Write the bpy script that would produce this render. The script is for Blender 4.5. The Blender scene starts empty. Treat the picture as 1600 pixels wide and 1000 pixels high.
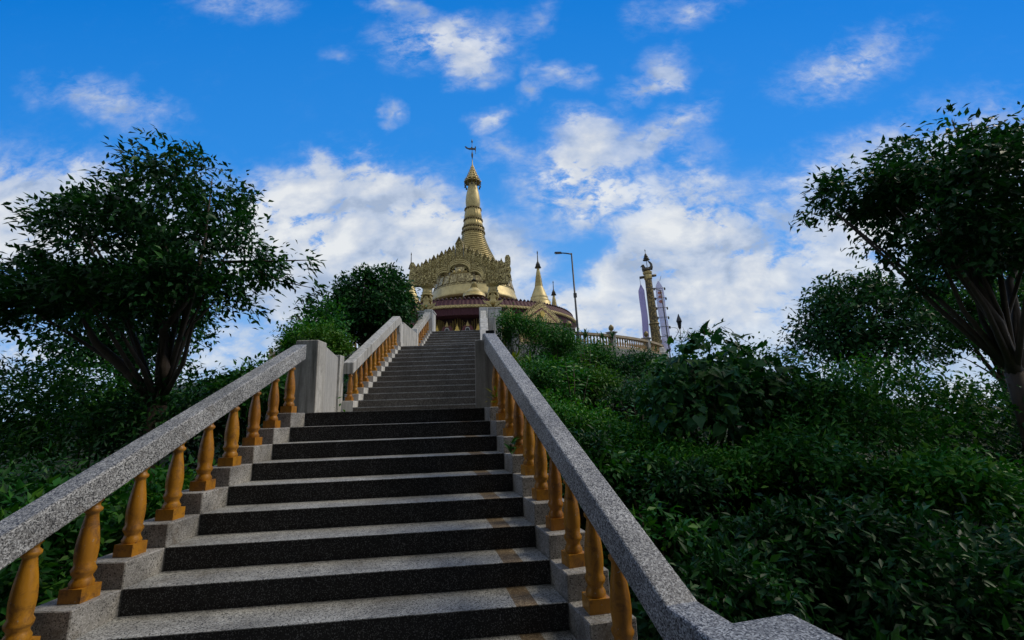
import bpy, bmesh, math, random
import numpy as np
from mathutils import Vector, Matrix

sc = bpy.context.scene
COL = sc.collection
PI = math.pi
rad = math.radians

# ------------------------------------------------------------------ camera
cam = bpy.data.cameras.new('camera')
cam_o = bpy.data.objects.new('camera', cam)
COL.objects.link(cam_o)
cam.sensor_width = 36.0
cam.lens = 15.917
cam.clip_start = 0.05
cam.clip_end = 3000
_R = ((0.9995165, 0.0028062, -0.0309652), (0.0308847, -0.2044448, 0.9783907), (0.0035851, 0.9788741, 0.2044326))
_M = Matrix(((_R[0][0], _R[1][0], -_R[2][0], 0.3645),
             (_R[0][1], _R[1][1], -_R[2][1], -5.7873),
             (_R[0][2], _R[1][2], -_R[2][2], 1.1826),
             (0, 0, 0, 1)))
cam_o.matrix_world = _M
sc.camera = cam_o

# ------------------------------------------------------------------ sun, exposure
SUN_EL, SUN_AZ = rad(46), rad(76)          # azimuth measured clockwise from +Y
sun = bpy.data.lights.new('sun', 'SUN')
sun.energy = 2.2
sun.angle = rad(20)
sun.color = (1.0, 0.89, 0.72)
sun_o = bpy.data.objects.new('sun', sun)
COL.objects.link(sun_o)
_sd = Vector((math.sin(SUN_AZ) * math.cos(SUN_EL), math.cos(SUN_AZ) * math.cos(SUN_EL), math.sin(SUN_EL)))
sun_o.rotation_euler = (-_sd).to_track_quat('-Z', 'Y').to_euler()
sun_o.location = _sd * 60
sc.view_settings.view_transform = 'Standard'
sc.view_settings.look = 'None'
sc.view_settings.exposure = 0.0
sc.view_settings.gamma = 1.0
sc.cycles.max_bounces = 6
sc.cycles.transparent_max_bounces = 8
sc.cycles.sample_clamp_indirect = 4

# ------------------------------------------------------------------ node helper
class NT:
    def __init__(s, nt):
        s.nt = nt
    def n(s, t, ins=None, **kw):
        nd = s.nt.nodes.new(t)
        for k, v in kw.items():
            setattr(nd, k, v)
        if ins:
            for k, v in ins.items():
                s.put(nd, k, v)
        return nd
    def put(s, nd, k, v):
        sock = nd.inputs[k]
        if isinstance(v, bpy.types.NodeSocket):
            s.nt.links.new(v, sock)
        elif isinstance(v, bpy.types.Node):
            s.nt.links.new(v.outputs[0], sock)
        else:
            sock.default_value = v
    def math(s, op, a, b=None, c=None, clamp=False):
        nd = s.n('ShaderNodeMath', operation=op, use_clamp=clamp)
        for i, v in enumerate((a, b, c)):
            if v is not None:
                s.put(nd, i, v)
        return nd.outputs[0]
    def ramp(s, fac, stops, interp='LINEAR'):
        nd = s.n('ShaderNodeValToRGB')
        cr = nd.color_ramp
        cr.interpolation = interp
        while len(cr.elements) < len(stops):
            cr.elements.new(0.5)
        for e, (p, c) in zip(cr.elements, stops):
            e.position = p
            e.color = (c[0], c[1], c[2], 1) if hasattr(c, '__len__') else (c, c, c, 1)
        s.put(nd, 'Fac', fac)
        return nd.outputs['Color']
    def mix(s, fac, a, b, blend='MIX'):
        nd = s.n('ShaderNodeMix', data_type='RGBA', blend_type=blend)
        s.put(nd, 0, fac)
        for i, v in ((6, a), (7, b)):
            if isinstance(v, (tuple, list)) and len(v) == 3:
                v = (*v, 1)
            s.put(nd, i, v)
        return nd.outputs[2]
    def noise(s, vec, scale, detail=3, rough=0.55, dist=0.0, out='Fac'):
        nd = s.n('ShaderNodeTexNoise', {'Scale': scale, 'Detail': detail, 'Roughness': rough, 'Distortion': dist})
        if vec is not None:
            s.put(nd, 'Vector', vec)
        return nd.outputs[out]
    def vor(s, vec, scale, out='Distance', feature='F1'):
        nd = s.n('ShaderNodeTexVoronoi', {'Scale': scale}, feature=feature)
        if vec is not None:
            s.put(nd, 'Vector', vec)
        return nd.outputs[out]
    def obj(s):
        return s.n('ShaderNodeTexCoord').outputs['Object']
    def mapping(s, vec, scale=(1, 1, 1), loc=(0, 0, 0), rot=(0, 0, 0), vt='POINT'):
        nd = s.n('ShaderNodeMapping', {'Scale': scale, 'Location': loc, 'Rotation': rot}, vector_type=vt)
        s.put(nd, 'Vector', vec)
        return nd.outputs[0]
    def bump(s, h, strength=0.3, dist=0.02):
        nd = s.n('ShaderNodeBump', {'Strength': strength, 'Distance': dist})
        s.put(nd, 'Height', h)
        return nd.outputs[0]

# ------------------------------------------------------------------ world: daylight sky with a broken cloud layer
world = bpy.data.worlds.new('World')
sc.world = world
world.use_nodes = True
W = NT(world.node_tree)
bg = world.node_tree.nodes['Background']
bg.inputs['Strength'].default_value = 0.1
sky = W.n('ShaderNodeTexSky', sky_type='NISHITA', sun_disc=False)
sky.sun_elevation = SUN_EL
sky.sun_rotation = SUN_AZ
sky.altitude = 300
sky.dust_density = 0.3
sky.ozone_density = 3
dirv = W.n('ShaderNodeTexCoord').outputs['Generated']
sep = W.n('ShaderNodeSeparateXYZ', {'Vector': dirv})
dx, dy, dz = sep.outputs
ay = W.math('MAXIMUM', W.math('ABSOLUTE', dy), 0.12)
gx = W.math('DIVIDE', dx, ay)
gz = W.math('DIVIDE', dz, ay)
gv = W.n('ShaderNodeCombineXYZ', {'X': gx, 'Y': gz, 'Z': W.math('MULTIPLY', W.math('LESS_THAN', dy, 0.0), 7.3)}).outputs[0]
# (centre x/y, centre z/y, half sizes, tilt, weight) of each cloud, as directions on the sky
CLOUDS = [(-0.206, 0.958, 0.125, 0.09, 0, 0.68), (-0.065, 0.928, 0.12, 0.1, 15, 0.66), (-0.074, 0.871, 0.057, 0.047, 0, 0.35), (0.416, 0.855, 0.069, 0.066, 35, 0.5), (0.362, 0.801, 0.081, 0.042, 15, 0.6), (0.161, 0.832, 0.073, 0.04, -18, 0.55), (0.078, 0.786, 0.056, 0.03, 10, 0.6), (0.069, 0.848, 0.024, 0.042, -10, 0.35), (-0.036, 0.719, 0.052, 0.036, 25, 0.65), (-0.291, 0.746, 0.034, 0.038, -20, 0.6), (0.167, 0.712, 0.072, 0.045, 15, 0.5), (0.431, 0.695, 0.123, 0.054, 28, 0.6), (0.346, 0.634, 0.098, 0.035, 25, 0.45), (0.23, 0.652, 0.105, 0.065, 40, 0.8), (0.14, 0.582, 0.125, 0.085, 30, 0.78), (0.258, 0.509, 0.12, 0.075, 20, 0.82), (0.134, 0.485, 0.114, 0.07, 10, 0.5), (-0.022, 0.634, 0.067, 0.056, -15, 0.5), (-0.194, 0.571, 0.116, 0.055, 10, 0.35), (-0.362, 0.501, 0.248, 0.107, -12, 0.95), (-0.231, 0.448, 0.227, 0.105, -14, 0.9), (-0.425, 0.406, 0.225, 0.159, 0, 1.0), (-0.288, 0.339, 0.278, 0.116, 0, 1.0), (-0.095, 0.396, 0.131, 0.079, -10, 0.55), (0.345, 0.372, 0.12, 0.085, 20, 1.0), (0.426, 0.427, 0.132, 0.101, 25, 0.9), (0.27, 0.30, 0.085, 0.06, 0, 0.9), (0.426, 0.301, 0.165, 0.116, 0, 1.0), (0.193, 0.215, 0.29, 0.06, -5, 0.9), (0.008, 0.361, 0.13, 0.059, 10, 0.45), (0.45, 0.576, 0.116, 0.064, 35, 0.5), (-0.359, 0.645, 0.067, 0.039, -8, 0.45), (-0.453, 0.631, 0.047, 0.03, -10, 0.5), (-0.381, 0.594, 0.097, 0.021, -8, 0.4), (-0.411, 0.911, 0.054, 0.024, -8, 0.3), (-0.283, 1.068, 0.076, 0.035, -10, 0.5), (0.104, 1.001, 0.038, 0.074, -20, 0.3), (0.365, 1.022, 0.063, 0.05, 40, 0.35), (0.508, 1.021, 0.105, 0.055, 20, 0.5), (-0.123, 0.817, 0.028, 0.023, 0, 0.3),
          (-0.85, 0.45, 0.45, 0.16, -6, 0.9), (-1.0, 0.8, 0.2, 0.07, -20, 0.6), (0.85, 0.42, 0.4, 0.18, 10, 0.95), (0.9, 0.85, 0.22, 0.08, 25, 0.6), (-0.7, 1.1, 0.15, 0.06, -15, 0.5), (0.75, 1.25, 0.25, 0.1, 20, 0.5), (1.3, 0.6, 0.4, 0.15, 0, 0.8), (-1.4, 0.5, 0.5, 0.2, 0, 0.9)]
warp = W.n('ShaderNodeTexNoise', {'Scale': 7.0, 'Detail': 4, 'Roughness': 0.6})
W.put(warp, 'Vector', gv)
wv = W.n('ShaderNodeVectorMath', operation='MULTIPLY_ADD')
W.put(wv, 0, W.n('ShaderNodeVectorMath', {0: warp.outputs['Color'], 1: (0.5, 0.5, 0.5)}, operation='SUBTRACT').outputs[0])
wv.inputs[1].default_value = (0.16, 0.13, 0.0)
W.put(wv, 2, gv)
gw = wv.outputs[0]
acc = None
for (cx, cz, sx, sz, rt, am) in CLOUDS:
    m = W.mapping(gw, scale=(sx * 1.4, sz * 1.4, 100.0), loc=(cx, cz, 0), rot=(0, 0, rad(rt)), vt='TEXTURE')
    g = W.n('ShaderNodeTexGradient', {'Vector': m}, gradient_type='SPHERICAL').outputs['Fac']
    acc = W.math('MULTIPLY', g, am) if acc is None else W.math('MULTIPLY_ADD', g, am, acc)
low = W.n('ShaderNodeMapRange', {'Value': gz, 'From Min': 0.36, 'From Max': 0.16, 'To Min': 0.0, 'To Max': 0.56}).outputs[0]
acc = W.math('MINIMUM', W.math('ADD', W.math('MULTIPLY_ADD', acc, 0.92, 0.10), low), 0.95)
acc = W.math('ADD', acc, W.n('ShaderNodeMapRange', {'Value': dy, 'From Min': 0.12, 'From Max': -0.1, 'To Min': 0.0, 'To Max': 0.55}).outputs[0])  # extra unseen cloud behind the viewer, added to whiten the fill light
acc = W.math('ADD', acc, W.n('ShaderNodeMapRange', {'Value': gz, 'From Min': 1.25, 'From Max': 2.2, 'To Min': 0.0, 'To Max': 0.8}).outputs[0])
st = W.mapping(gv, scale=(1.0, 1.35, 1.0), rot=(0, 0, rad(-22)))
n1 = W.noise(st, 6.0, 8, 0.56, 0.25)
n1b = W.noise(W.mapping(st, loc=(-0.012, 0.030, 0)), 6.0, 6, 0.56, 0.25)
n2 = W.noise(W.mapping(gv, scale=(1.0, 1.7, 1.0), rot=(0, 0, rad(-30))), 21.0, 8, 0.68, 0.35)
nn = W.math('ADD', W.math('MULTIPLY', n1, 0.58), W.math('MULTIPLY', n2, 0.42))
dn = W.math('MULTIPLY', acc, W.math('MULTIPLY_ADD', nn, 6.4, -1.95))
dens = W.n('ShaderNodeMapRange', {'Value': dn, 'From Min': 0.12, 'From Max': 1.0, 'To Min': 0.0, 'To Max': 0.96}, interpolation_type='SMOOTHSTEP').outputs[0]
n3 = W.noise(W.mapping(gv, loc=(3.1, 0.06, 0), scale=(1, 1.7, 1)), 4.5, 7, 0.55, 0.3)
shade = W.math('ADD', W.math('MULTIPLY_ADD', n3, 1.05, -0.06), W.math('MULTIPLY_ADD', W.math('SUBTRACT', n1, n1b), 0.9, W.math('MULTIPLY', W.math('MINIMUM', acc, 1.0), 0.16)))
ccol = W.ramp(shade, [(0.42, (0.40, 0.48, 0.62)), (0.54, (0.55, 0.62, 0.74)), (0.64, (0.67, 0.71, 0.77)), (0.78, (0.86, 0.87, 0.86))])
blue = W.ramp(W.math('MULTIPLY', gz, 0.8), [(0.0, (0.33, 0.58, 0.88)), (0.25, (0.115, 0.40, 0.86)), (0.5, (0.032, 0.290, 0.83)), (0.9, (0.004, 0.210, 0.72))])
skymul = W.mix(1.0, sky.outputs[0], (0.02, 0.06, 0.13), 'MULTIPLY')
base = W.mix(0.85, skymul, blue)
ccol = W.mix(W.n('ShaderNodeMapRange', {'Value': dens, 'From Min': 0.35, 'From Max': 0.9}).outputs[0], (0.50, 0.58, 0.80), ccol)
dens = W.math('MULTIPLY', dens, W.math('MULTIPLY_ADD', acc, 0.62, 0.36, clamp=True))
col = W.mix(dens, base, ccol)
out10 = W.n('ShaderNodeVectorMath', {0: col, 1: (10.0, 10.0, 10.0)}, operation='MULTIPLY').outputs[0]
world.node_tree.links.new(out10, bg.inputs['Color'])

# ------------------------------------------------------------------ materials
def new_mat(name):
    m = bpy.data.materials.new(name)
    m.use_nodes = True
    return m, NT(m.node_tree), m.node_tree.nodes['Principled BSDF']

def set_col(N, b, c):
    N.put(b, 'Base Color', (*c, 1) if isinstance(c, tuple) and len(c) == 3 else c)

def speckle_mat(name, base, dark, light, amount_d, amount_l, scale, rough=0.6, stain=0.25, bump=0.15):
    m, N, b = new_mat(name)
    o = N.obj()
    v = N.vor(o, scale, 'Color')
    s = N.n('ShaderNodeSeparateColor', {'Color': v})
    c = N.mix(N.math('LESS_THAN', s.outputs[0], amount_d), base, dark)
    c = N.mix(N.math('LESS_THAN', s.outputs[1], amount_l), c, light)
    st_ = N.ramp(N.noise(o, 2.3, 7, 0.7, 0.4), [(0.38, 1 - stain), (0.60, 1.0)])
    c = N.mix(1.0, c, st_, 'MULTIPLY')
    br = N.ramp(N.noise(N.mapping(o, loc=(7, 3, 1)), 4.1, 8, 0.75, 0.8), [(0.54, 0.0), (0.70, min(1.0, stain * 1.5))])
    c = N.mix(br, c, tuple(0.35 * x * y for x, y in zip(base, (1.15, 0.95, 0.7))))        # old brown stains
    pl_ = N.ramp(N.noise(N.mapping(o, scale=(3, 3, 0.6), loc=(2, 9, 4)), 6.0, 7, 0.75, 0.4), [(0.60, 0.0), (0.78, stain * 0.35)])
    c = N.mix(pl_, c, (0.42, 0.41, 0.38))                                                   # dried dust
    set_col(N, b, c)
    b.inputs['Roughness'].default_value = rough
    N.put(b, 'Normal', N.bump(N.noise(o, scale * 0.6, 2), bump, 0.004))
    return m

M = {}
M['riser'] = speckle_mat('dark_terrazzo', (0.019, 0.019, 0.021), (0.007, 0.007, 0.008), (0.17, 0.17, 0.175), 0.35, 0.13, 200, 0.75, 0.35)
M['riser_far'] = speckle_mat('brown_terrazzo', (0.105, 0.092, 0.075), (0.035, 0.03, 0.025), (0.27, 0.25, 0.23), 0.35, 0.14, 150, 0.75, 0.3)
M['tread'] = speckle_mat('pale_terrazzo', (0.33, 0.335, 0.325), (0.045, 0.045, 0.05), (0.52, 0.53, 0.52), 0.27, 0.25, 150, 0.55, 0.42)
M['stripe'] = speckle_mat('brown_stripe_terrazzo', (0.17, 0.115, 0.06), (0.05, 0.035, 0.02), (0.36, 0.29, 0.19), 0.3, 0.25, 210, 0.6, 0.6)
M['rail'] = speckle_mat('speckled_granite', (0.28, 0.283, 0.285), (0.05, 0.05, 0.055), (0.62, 0.635, 0.64), 0.33, 0.28, 160, 0.5, 0.34, 0.3)
M['kerb'] = speckle_mat('kerb_granite', (0.31, 0.30, 0.28), (0.09, 0.085, 0.08), (0.46, 0.45, 0.43), 0.16, 0.25, 150, 0.7, 0.5)

def plaster_mat(name, colr, stain_col, amount=0.5, streak=1.0):
    m, N, b = new_mat(name)
    o = N.obj()
    stretched = N.mapping(o, scale=(7.0, 7.0, 0.55))
    f = N.ramp(N.noise(stretched, 1.6, 6, 0.7, 0.3), [(0.42, 0.0), (0.68, amount)])
    g = N.ramp(N.noise(o, 5.5, 6, 0.7), [(0.45, 0.0), (0.7, amount * 0.7)])
    c = N.mix(N.math('MAXIMUM', f, g), colr, stain_col)
    fine = N.ramp(N.noise(o, 60, 2), [(0.3, 0.86), (0.7, 1.0)])
    set_col(N, b, N.mix(1.0, c, fine, 'MULTIPLY'))
    b.inputs['Roughness'].default_value = 0.85
    N.put(b, 'Normal', N.bump(N.noise(o, 24, 5), 0.25, 0.01))
    return m
M['plaster'] = plaster_mat('weathered_white_plaster', (0.53, 0.52, 0.485), (0.12, 0.115, 0.10), 0.9)
M['white'] = plaster_mat('whitewashed_plaster', (0.62, 0.61, 0.575), (0.22, 0.215, 0.195), 0.7)
M['grey_stone'] = plaster_mat('grey_weathered_stone', (0.34, 0.33, 0.31), (0.10, 0.095, 0.085), 0.8)
M['old_rail'] = plaster_mat('old_beige_stone', (0.44, 0.36, 0.24), (0.15, 0.09, 0.045), 0.8)
M['ochre_old'] = plaster_mat('rusty_ochre', (0.50, 0.36, 0.18), (0.28, 0.12, 0.03), 0.8)

def paint_mat(name, colr, dirt, amt=0.6, rough=0.5, metal=0.0, scale=9.0):
    m, N, b = new_mat(name)
    o = N.obj()
    f = N.ramp(N.noise(o, scale, 6, 0.7, 0.3), [(0.42, 0.0), (0.7, amt)])
    set_col(N, b, N.mix(f, colr, dirt))
    b.inputs['Roughness'].default_value = rough
    b.inputs['Metallic'].default_value = metal
    N.put(b, 'Normal', N.bump(N.noise(o, scale * 4, 4), 0.15, 0.006))
    return m
def ochre_mat():
    m, N, b = new_mat('ochre_gold_paint')
    o = N.obj()
    rnd_ = N.n('ShaderNodeObjectInfo').outputs['Random']
    off = N.n('ShaderNodeVectorMath', {0: o}, operation='ADD')
    N.put(off, 1, N.n('ShaderNodeCombineXYZ', {'X': N.math('MULTIPLY', rnd_, 31.0), 'Z': N.math('MULTIPLY', rnd_, 17.0)}).outputs[0])
    p = off.outputs[0]
    base_ = N.mix(rnd_, (0.36, 0.14, 0.008), (0.48, 0.22, 0.012))
    drip = N.ramp(N.noise(N.mapping(p, scale=(6, 6, 1.6)), 2.2, 6, 0.7, 0.4), [(0.46, 0.0), (0.74, 0.6)])
    c = N.mix(drip, base_, (0.085, 0.034, 0.009))
    blot = N.ramp(N.noise(p, 14, 7, 0.75, 0.5), [(0.5, 0.0), (0.68, 0.85)])
    c = N.mix(blot, c, (0.10, 0.042, 0.012))
    chip = N.ramp(N.noise(p, 38, 3, 0.6), [(0.69, 0.0), (0.71, 1.0)])
    c = N.mix(chip, c, (0.34, 0.31, 0.26))
    set_col(N, b, c)
    N.put(b, 'Roughness', N.ramp(blot, [(0.0, 0.38), (1.0, 0.75)]))
    N.put(b, 'Normal', N.bump(N.noise(p, 30, 5), 0.35, 0.006))
    return m
M['ochre'] = ochre_mat()
M['gold'] = paint_mat('gold_leaf', (0.47, 0.36, 0.135), (0.17, 0.125, 0.045), 0.75, 0.42, 0.4, 3.0)
M['gold_pale'] = paint_mat('pale_gold_paint', (0.53, 0.425, 0.18), (0.25, 0.19, 0.07), 0.75, 0.5, 0.25, 2.0)
M['gold_dark'] = paint_mat('aged_gold', (0.20, 0.15, 0.055), (0.07, 0.05, 0.02), 0.7, 0.5, 0.4, 4.0)
M['gold_bright'] = paint_mat('bright_gold', (0.62, 0.44, 0.10), (0.36, 0.24, 0.05), 0.4, 0.35, 0.5, 6.0)
M['bronze'] = paint_mat('dark_bronze', (0.075, 0.068, 0.05), (0.03, 0.03, 0.025), 0.5, 0.5, 0.5)
M['maroon'] = paint_mat('maroon_tiles', (0.060, 0.010, 0.016), (0.026, 0.007, 0.010), 0.6, 0.75)
M['maroon_dark'] = paint_mat('maroon_wood', (0.035, 0.010, 0.012), (0.012, 0.005, 0.006), 0.6, 0.7)
M['maroon_arch'] = paint_mat('maroon_arch_paint', (0.12, 0.018, 0.02), (0.05, 0.01, 0.012), 0.4, 0.5)
M['steel'] = paint_mat('galvanised_steel', (0.055, 0.058, 0.058), (0.03, 0.03, 0.03), 0.5, 0.5, 0.5)
M['black'] = paint_mat('black_paint', (0.012, 0.013, 0.014), (0.02, 0.02, 0.02), 0.5, 0.4)
M['lamp_glass'] = paint_mat('dusty_lamp_glass', (0.12, 0.14, 0.15), (0.05, 0.06, 0.06), 0.5, 0.25)
M['bark'] = plaster_mat('bark', (0.09, 0.065, 0.045), (0.03, 0.025, 0.02), 0.8)
M['soil'] = plaster_mat('grassy_soil', (0.014, 0.030, 0.008), (0.012, 0.010, 0.006), 0.8)
M['paving'] = speckle_mat('paving', (0.2, 0.2, 0.2), (0.08, 0.08, 0.08), (0.4, 0.4, 0.4), 0.25, 0.2, 90, 0.8, 0.3)

def relief_mat(name, hi, lo, scale):
    m, N, b = new_mat(name)
    o = N.obj()
    d = N.vor(N.mapping(o, scale=(1, 1, 0.75)), scale, 'Distance', 'SMOOTH_F1')
    n = N.noise(o, scale * 0.9, 4, 0.6, 1.5)
    h = N.math('ADD', N.math('MULTIPLY', d, 0.7), N.math('MULTIPLY', n, 0.7))
    set_col(N, b, N.ramp(h, [(0.44, hi), (0.72, lo)]))       # darker colour in the recesses of the carving
    b.inputs['Metallic'].default_value = 0.35
    b.inputs['Roughness'].default_value = 0.45
    N.put(b, 'Normal', N.bump(N.math('MULTIPLY', h, -1.0), 0.9, 0.05))
    return m
M['relief'] = relief_mat('carved_gilding', (0.68, 0.56, 0.24), (0.22, 0.165, 0.06), 17)
M['relief_big'] = relief_mat('carved_gilding_large', (0.55, 0.45, 0.2), (0.2, 0.15, 0.06), 7)
M['relief_col'] = relief_mat('mosaic_gilding', (0.33, 0.24, 0.08), (0.06, 0.045, 0.018), 11)

def cloth_mat(name, colr, trans):
    m, N, b = new_mat(name)
    o = N.obj()
    set_col(N, b, N.mix(N.noise(o, 3.0, 4), colr, tuple(x * 0.82 for x in colr)))
    b.inputs['Roughness'].default_value = 0.8
    t = N.n('ShaderNodeBsdfTranslucent', {'Color': (*colr, 1)})
    mx = N.n('ShaderNodeMixShader', {0: 0.45, 1: b.outputs[0], 2: t.outputs[0]})
    res = mx.outputs[0]
    if trans:
        tr = N.n('ShaderNodeBsdfTransparent')
        res = N.n('ShaderNodeMixShader', {0: trans, 1: res, 2: tr.outputs[0]}).outputs[0]
    N.nt.links.new(res, N.nt.nodes['Material Output'].inputs['Surface'])
    return m
M['lilac'] = cloth_mat('lilac_cloth', (0.60, 0.55, 0.80), 0.0)
M['lilac_sheer'] = cloth_mat('sheer_lilac_cloth', (0.70, 0.68, 0.84), 0.30)
M['orange_patch'] = cloth_mat('orange_cloth', (0.62, 0.30, 0.22), 0.2)

def leaf_mat(name, a, b_, c_, gloss=0.45):
    m, N, b = new_mat(name)
    r = N.n('ShaderNodeNewGeometry').outputs['Random Per Island']
    c = N.ramp(r, [(0.0, a), (0.6, b_), (1.0, c_)])
    set_col(N, b, c)
    b.inputs['Roughness'].default_value = gloss
    b.inputs['Specular IOR Level'].default_value = 0.16
    t = N.n('ShaderNodeBsdfTranslucent')
    N.put(t, 'Color', N.mix(1.0, c, (0.9, 1.2, 0.4), 'MULTIPLY'))
    mx = N.n('ShaderNodeMixShader', {0: 0.22, 1: b.outputs[0], 2: t.outputs[0]})
    N.nt.links.new(mx.outputs[0], N.nt.nodes['Material Output'].inputs['Surface'])
    return m
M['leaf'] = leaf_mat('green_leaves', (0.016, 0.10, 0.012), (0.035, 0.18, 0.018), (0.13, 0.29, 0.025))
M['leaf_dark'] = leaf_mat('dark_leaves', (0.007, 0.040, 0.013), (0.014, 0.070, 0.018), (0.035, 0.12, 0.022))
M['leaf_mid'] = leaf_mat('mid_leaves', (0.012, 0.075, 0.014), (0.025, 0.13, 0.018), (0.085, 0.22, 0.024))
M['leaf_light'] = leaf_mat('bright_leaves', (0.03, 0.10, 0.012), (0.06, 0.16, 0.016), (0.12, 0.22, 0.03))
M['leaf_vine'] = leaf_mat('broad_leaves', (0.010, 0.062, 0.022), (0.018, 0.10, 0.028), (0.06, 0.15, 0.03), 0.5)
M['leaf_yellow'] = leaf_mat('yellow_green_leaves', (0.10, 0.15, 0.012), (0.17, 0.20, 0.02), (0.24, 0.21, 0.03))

# ------------------------------------------------------------------ mesh builder
class MB:
    def __init__(s):
        s.v = []; s.f = []; s.m = []; s.sm = []
    def add(s, vs, fs, mi=0, smooth=False):
        b = len(s.v)
        s.v.extend(tuple(v) for v in vs)
        for f in fs:
            s.f.append(tuple(i + b for i in f)); s.m.append(mi); s.sm.append(smooth)
        return s
    def prism(s, poly, z0, z1, mi=0):            # plan polygon (counter-clockwise), between two heights
        n = len(poly)
        vs = [(p[0], p[1], z0) for p in poly] + [(p[0], p[1], z1) for p in poly]
        fs = [tuple(range(n - 1, -1, -1)), tuple(range(n, 2 * n))] + [(i, (i + 1) % n, n + (i + 1) % n, n + i) for i in range(n)]
        return s.add(vs, fs, mi)
    def box(s, x0, x1, y0, y1, z0, z1, mi=0):
        return s.prism([(x0, y0), (x1, y0), (x1, y1), (x0, y1)], z0, z1, mi)
    def extrude(s, poly, fn, a, b, mi=0):        # poly of (p,q) in a side plane; fn(p,q,w) -> world; w from a to b
        n = len(poly)
        vs = [fn(p, q, a) for p, q in poly] + [fn(p, q, b) for p, q in poly]
        fs = [tuple(range(n - 1, -1, -1)), tuple(range(n, 2 * n))] + [(i, (i + 1) % n, n + (i + 1) % n, n + i) for i in range(n)]
        return s.add(vs, fs, mi)
    def lathe(s, prof, c=(0, 0, 0), seg=16, mi=0, smooth=True, a0=0.0, rmod=None):
        vs = []
        for (r, z) in prof:
            for i in range(seg):
                a = a0 + 2 * PI * i / seg
                rr = r * (rmod(a, z) if rmod else 1)
                vs.append((c[0] + rr * math.cos(a), c[1] + rr * math.sin(a), c[2] + z))
        fs = []
        for j in range(len(prof) - 1):
            for i in range(seg):
                k = (i + 1) % seg
                fs.append((j * seg + i, j * seg + k, (j + 1) * seg + k, (j + 1) * seg + i))
        s.add(vs, fs, mi, smooth)
        s.add([vs[i] for i in range(seg)], [tuple(range(seg - 1, -1, -1))], mi)
        s.add([vs[(len(prof) - 1) * seg + i] for i in range(seg)], [tuple(range(seg))], mi)
        return s
    def tube(s, pts, rs, seg=8, mi=0, smooth=True):
        pts = [Vector(p) for p in pts]
        if not hasattr(rs, '__len__'):
            rs = [rs] * len(pts)
        vs = []
        for i, p in enumerate(pts):
            t = (pts[min(i + 1, len(pts) - 1)] - pts[max(i - 1, 0)]).normalized()
            u = t.cross(Vector((0, 0, 1)) if abs(t.z) < 0.9 else Vector((1, 0, 0))).normalized()
            w = t.cross(u)
            for k in range(seg):
                a = 2 * PI * k / seg
                vs.append(p + (u * math.cos(a) + w * math.sin(a)) * rs[i])
        fs = []
        for j in range(len(pts) - 1):
            for i in range(seg):
                k = (i + 1) % seg
                fs.append((j * seg + i, j * seg + k, (j + 1) * seg + k, (j + 1) * seg + i))
        fs.append(tuple(range(seg - 1, -1, -1)))
        fs.append(tuple((len(pts) - 1) * seg + i for i in range(seg)))
        return s.add(vs, fs, mi, smooth)
    def ball(s, c, r, mi=0, seg=10, rings=6):
        if not hasattr(r, '__len__'):
            r = (r, r, r)
        vs = []
        for j in range(rings + 1):
            ph = PI * j / rings
            for i in range(seg):
                a = 2 * PI * i / seg
                vs.append((c[0] + r[0] * math.sin(ph) * math.cos(a), c[1] + r[1] * math.sin(ph) * math.sin(a), c[2] - r[2] * math.cos(ph)))
        fs = []
        for j in range(rings):
            for i in range(seg):
                k = (i + 1) % seg
                fs.append((j * seg + i, j * seg + k, (j + 1) * seg + k, (j + 1) * seg + i))
        return s.add(vs, fs, mi, True)
    def build(s, name, mats, parent=None):
        me = bpy.data.meshes.new(name)
        me.from_pydata(s.v, [], s.f)
        if not isinstance(mats, (list, tuple)):
            mats = [mats]
        for m in mats:
            me.materials.append(m)
        me.polygons.foreach_set('material_index', s.m)
        me.polygons.foreach_set('use_smooth', s.sm)
        me.update()
        o = bpy.data.objects.new(name, me)
        COL.objects.link(o)
        if parent:
            o.parent = parent
        return o

def bevel(o, w=0.008, seg=2):
    md = o.modifiers.new('bevel', 'BEVEL')
    md.width = w; md.segments = seg; md.limit_method = 'ANGLE'; md.angle_limit = rad(40)
    return o

def thing(name, label, cat, loc=(0, 0, 0), group=None):
    o = bpy.data.objects.new(name, None)
    o.empty_display_size = 0.2
    COL.objects.link(o)
    o.location = loc
    return tag(o, label, cat, group)

def tag(o, label, cat, group=None):
    o['label'] = label; o['category'] = cat
    if group:
        o['group'] = group
    return o

def kids(o):
    return [c for c in COL.objects if c.parent == o]

def dup(root, loc, rz=0.0, scale=1.0, label=None):
    r = root.copy(); COL.objects.link(r)
    r.location = loc; r.rotation_euler = (0, 0, rz); r.scale = scale if hasattr(scale, '__len__') else (scale,) * 3
    if label:
        r['label'] = label
    for ch in kids(root):
        c = ch.copy(); COL.objects.link(c); c.parent = r
        for g in kids(ch):
            e = g.copy(); COL.objects.link(e); e.parent = c
    return r

# ------------------------------------------------------------------ shared dimensions
RISE, DEEP = 0.16, 0.33073
AL, BE, BL = 0.114677, 0.255025, -0.026
V2 = lambda x, y: Vector((x, y))
EX, EY = V2(math.cos(AL), math.sin(AL)), V2(-math.sin(AL), math.cos(AL))
BX, BY = V2(math.cos(BE), math.sin(BE)), V2(-math.sin(BE), math.cos(BE))
LX, LY = V2(math.cos(BL), math.sin(BL)), V2(-math.sin(BL), math.cos(BL))
PL0 = EX * -2.14
L1, D2 = 4.05, 0.3385
XL = -3.05
TC = V2(-2.85, 34.0)                   # centre of the round pagoda and its terrace
ZT = 4.8                               # terrace level

def s_right(k): return (k - 8) * DEEP / BY.dot(EY)
def s_left(k): return (k - 8) * DEEP / LY.dot(EY)
def pR(k, t=0.0): return BY * s_right(k) + BX * t
def pL(k): return PL0 + LY * s_left(k)

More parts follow.
